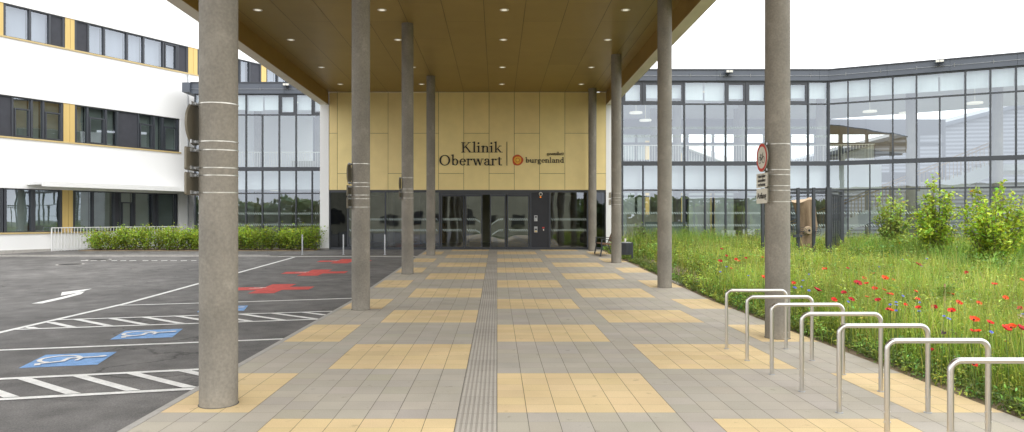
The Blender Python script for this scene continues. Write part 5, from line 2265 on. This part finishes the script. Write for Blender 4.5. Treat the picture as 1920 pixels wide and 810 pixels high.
for p in ((948, 408), (962, 402), (975, 412), (990, 404), (1000, 418), (958, 416)):
    px, py = ZX(*p)
    flower('purple_flower', px, py, .05, (M['purple'], M['purple']), 'dark purple flower in the clump behind the steel hoops', 'flower', 'dark purple flowers behind the hoops', random.uniform(.4, .5), 7, .3)
for p in ((1262, 345), (1272, 350), (1266, 356)):
    px, py = ZX(*p)
    flower('pink_flower', px, py, .05, (M['pink'], M['whitepetal']), 'pale pink flower at the right picture edge', 'flower', 'pale pink flowers at the right edge', .5, 7, .2)

# plant label plates in the meadow
x, y = 10.2, 16.2
x, y = ((1773 - CX) * 10.6 / F, 10.6)
pz = EYE + (HY - 556) * 10.6 / F
t = thing('plant_label', (x, y, ramp(y)), 'clear plastic notice on a short wooden stake in the meadow', 'notice')
b = MB()
b.box(x - .012, x + .012, y + .012, y + .03, ramp(y), pz + .19)
b.build('stake', M['oak'], t)
b = MB()
b.hexa([(x - .13, y, pz), (x + .13, y - .01, pz + .01), (x + .13, y - .007, pz + .01), (x - .13, y + .003, pz),
        (x - .13, y, pz + .14), (x + .13, y - .01, pz + .15), (x + .13, y - .007, pz + .15), (x - .13, y + .003, pz + .14)])
b.build('plate', M['plastic'], t)


# ------------------------------------------------------------------ shrubs and hedge
def shrub(name, x, y, h, r, nst, nleaf, c, label, cat='shrub', group=None, lsz=.108, tipc=(.5, .26, .05)):
    z0 = ramp(y)
    t = thing(name, (x, y, z0), label, cat, group)
    b = MB()
    pts = []
    for k in range(nst):
        a = rng.uniform(0, 2 * np.pi)
        rr = r * math.sqrt(rng.uniform(.05, 1))
        hh = h * rng.uniform(.55, 1.04) * (1 - .22 * (rr / r) ** 2)
        bx, by = x + .10 * math.cos(a), y + .10 * math.sin(a)
        tip = (x + rr * math.cos(a), y + rr * math.sin(a), z0 + hh)
        mid = (bx + (tip[0] - bx) * .35 + rng.normal(0, .04), by + (tip[1] - by) * .35 + rng.normal(0, .04), z0 + hh * .5)
        b.tube([(bx, by, z0 - .02), mid, tip], [.014, .009, .003], 5)
        ncl = 7
        per = nleaf // nst // ncl
        for cq in range(ncl):
            u_ = .32 + .68 * (cq + rng.uniform(0, 1)) / ncl
            if u_ < .5:
                p = np.array((bx, by, z0)) * (1 - u_ * 2) + np.array(mid) * u_ * 2
            else:
                p = np.array(mid) * (2 - 2 * u_) + np.array(tip) * (2 * u_ - 1)
            e = p + rng.normal(0, .11, 3) * (1.25 - u_ * .7) * (r / .65)
            e[2] = p[2] + abs(rng.normal(.06, .05))
            b.tube([tuple(p), tuple(e)], [.004, .002], 3, caps=False)
            for q in range(per):
                w_ = rng.uniform(.2, 1.15)
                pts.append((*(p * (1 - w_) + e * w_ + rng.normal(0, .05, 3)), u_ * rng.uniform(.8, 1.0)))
    b.build('stems', M['bark'], t)
    A = np.array(pts)
    n = len(A)
    A[:, 2] = np.maximum(A[:, 2], z0 + .08)
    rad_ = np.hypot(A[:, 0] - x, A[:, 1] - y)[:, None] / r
    cc = vary(c, n, .30, .18) * (.55 + .50 * A[:, 3:4] + .28 * np.clip(rad_, 0, 1))  # inner and lower leaves darker, the shrub's inner shade put into the tint
    clump = patch(A[:, 0] * 3, A[:, 2] * 3, 1.0, x)
    cc *= (1 + .28 * clump)[:, None]
    tipmask = (A[:, 3] > .93) & (rng.uniform(0, 1, n) < .14)
    cc[tipmask] = vary(tipc, int(tipmask.sum()), .25, .1)
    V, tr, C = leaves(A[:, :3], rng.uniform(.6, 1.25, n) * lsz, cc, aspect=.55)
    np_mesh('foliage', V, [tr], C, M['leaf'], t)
    return t


gg = 'leafy young shrubs in the meadow'
SC_ = (.36, .48, .065)
X_ = lambda px, d: (px - CX) * d / F
shrub('shrub', X_(1672, 24), 24, 2.6, .56, 40, 3000, (.32, .42, .10), 'loose pale green shrub, leftmost of the three before the glass wing', group=gg)
shrub('shrub', X_(1757, 20.5), 20.5, 2.85, .60, 44, 3900, SC_, 'tall yellow green shrub, the middle one of three before the glass wing', group=gg)
shrub('shrub', X_(1866, 18), 18, 2.7, .78, 52, 4900, SC_, 'bushy yellow green shrub nearest the right picture edge', group=gg)
shrub('shrub', X_(1955, 19.5), 19.5, 2.3, .8, 34, 2400, SC_, 'shrub cut off by the right picture edge', group=gg)
shrub('shrub', X_(1704, 22.5), 22.5, 1.2, .45, 20, 1300, (.26, .33, .08), 'low leafy shrub between the left and middle tall shrubs', group=gg)
# low plants before the glass facade
for px, d, h, r in ((1196, 30.4, 1.2, .35), (1222, 30.2, 1.1, .4), (1290, 30.4, 1.15, .4), (1330, 30.4, 1.0, .4), (1372, 30.5, .95, .45), (1410, 30.4, 1.0, .4), (1600, 27.5, .95, .5), (1630, 27, .9, .5)):
    shrub('bush', X_(px, d), d, h, r, 16, 520, (.25, .34, .09), 'low leafy bush at the foot of the glass facade', 'bush', 'low bushes at the foot of the glass facade', .09, (.2, .26, .08))

# hedge
hd = thing('hedge', (-12.6, 30.7, ramp(30.7)), 'bright green leafy hedge in front of the glass link', 'hedge')
pts = []
b = MB()
xh = -17.6
while xh < -7.85:
    yh = 30.75 + rng.normal(0, .12)
    z0 = ramp(30.75)
    hh = rng.uniform(.84, .97)
    if xh < -16.6:
        hh *= rng.uniform(.75, 1)
    for k in range(9):
        a, rr = rng.uniform(0, 2 * np.pi), rng.uniform(.05, .52)
        tip = np.array((xh + rr * math.cos(a), yh + rr * math.sin(a) * .9, z0 + hh * rng.uniform(.75, 1.06)))
        bs = np.array((xh + .05 * math.cos(a), yh + .05 * math.sin(a), z0 - .02))
        b.tube([tuple(bs), tuple(bs * .45 + tip * .55 + np.array((0, 0, .05))), tuple(tip)], [.009, .006, .003], 4)
        for q in range(88):
            u_ = rng.uniform(.08, 1.0) ** .75
            p = bs * (1 - u_) + tip * u_ + rng.normal(0, .11, 3)
            pts.append((*p, u_))
    xh += .31
b.build('stems', M['bark'], hd)
A = np.array(pts)
A[:, 2] = np.maximum(A[:, 2], ramp(30.7) + .10)
n = len(A)
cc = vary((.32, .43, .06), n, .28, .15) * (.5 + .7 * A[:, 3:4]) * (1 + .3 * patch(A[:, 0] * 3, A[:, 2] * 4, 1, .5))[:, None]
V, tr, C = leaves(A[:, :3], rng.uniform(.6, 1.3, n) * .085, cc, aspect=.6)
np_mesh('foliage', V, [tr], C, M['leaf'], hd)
# brown mulch under the hedge
b = MB()
b.hexa([(-18, 30.2, ramp(30.2) - .05), (-7.87, 30.2, ramp(30.2) - .05), (-7.87, 31.5, .3), (-18, 31.5, .3),
        (-18, 30.2, ramp(30.2) + .015), (-7.87, 30.2, ramp(30.2) + .015), (-7.87, 31.5, ramp(31.2) + .03), (-18, 31.5, ramp(31.2) + .03)])
b.build('flower_bed', M['soil'], kind='structure')


# ------------------------------------------------------------------ woods mirrored in the glass and seen through it
def wood(name, x0, x1, y0, y1, hmax, n, label):
    x = rng.uniform(x0, x1, n)
    y = rng.uniform(y0, y1, n)
    prof = hmax * (.78 + .10 * np.sin(x * .31) + .07 * np.sin(x * .83 + 1) + .05 * np.sin(x * 2.1))
    z = prof * rng.uniform(0, 1, n) ** .8
    P3 = np.stack([x, y, z + .2], 1)
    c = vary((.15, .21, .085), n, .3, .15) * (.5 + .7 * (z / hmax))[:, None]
    V, t, C = leaves(P3, rng.uniform(.6, 1.5, n), c, aspect=.8)
    np_mesh(name, V, [t], C, M['leaf'], base=((x0 + x1) / 2, (y0 + y1) / 2, 0), label=label, cat='woodland', kind='stuff')


wood('woodland', 0, 90, 68, 76, 5.5, 9000, 'far green tree belt seen through the glass building')
wood('woodland', -80, 80, -62, -52, 5.6, 16000, 'dark tree belt across the street mirrored in the glass')
ob = thing('opposite_building', (-6, -34, -.1), 'plain white and brown building across the street, mirrored in the entrance glass', 'building')
b = MB()
b.box(-24, 10, -36, -30, -.2, 5.8)
b.build('wall', M['lobby'], ob)
for k in range(9):
    q = MB()
    q.box(-22 + k * 3.4, -20.2 + k * 3.4, -29.99, -29.9, 1.0, 2.6)
    q.build('window', M['darkpanel'], ob)
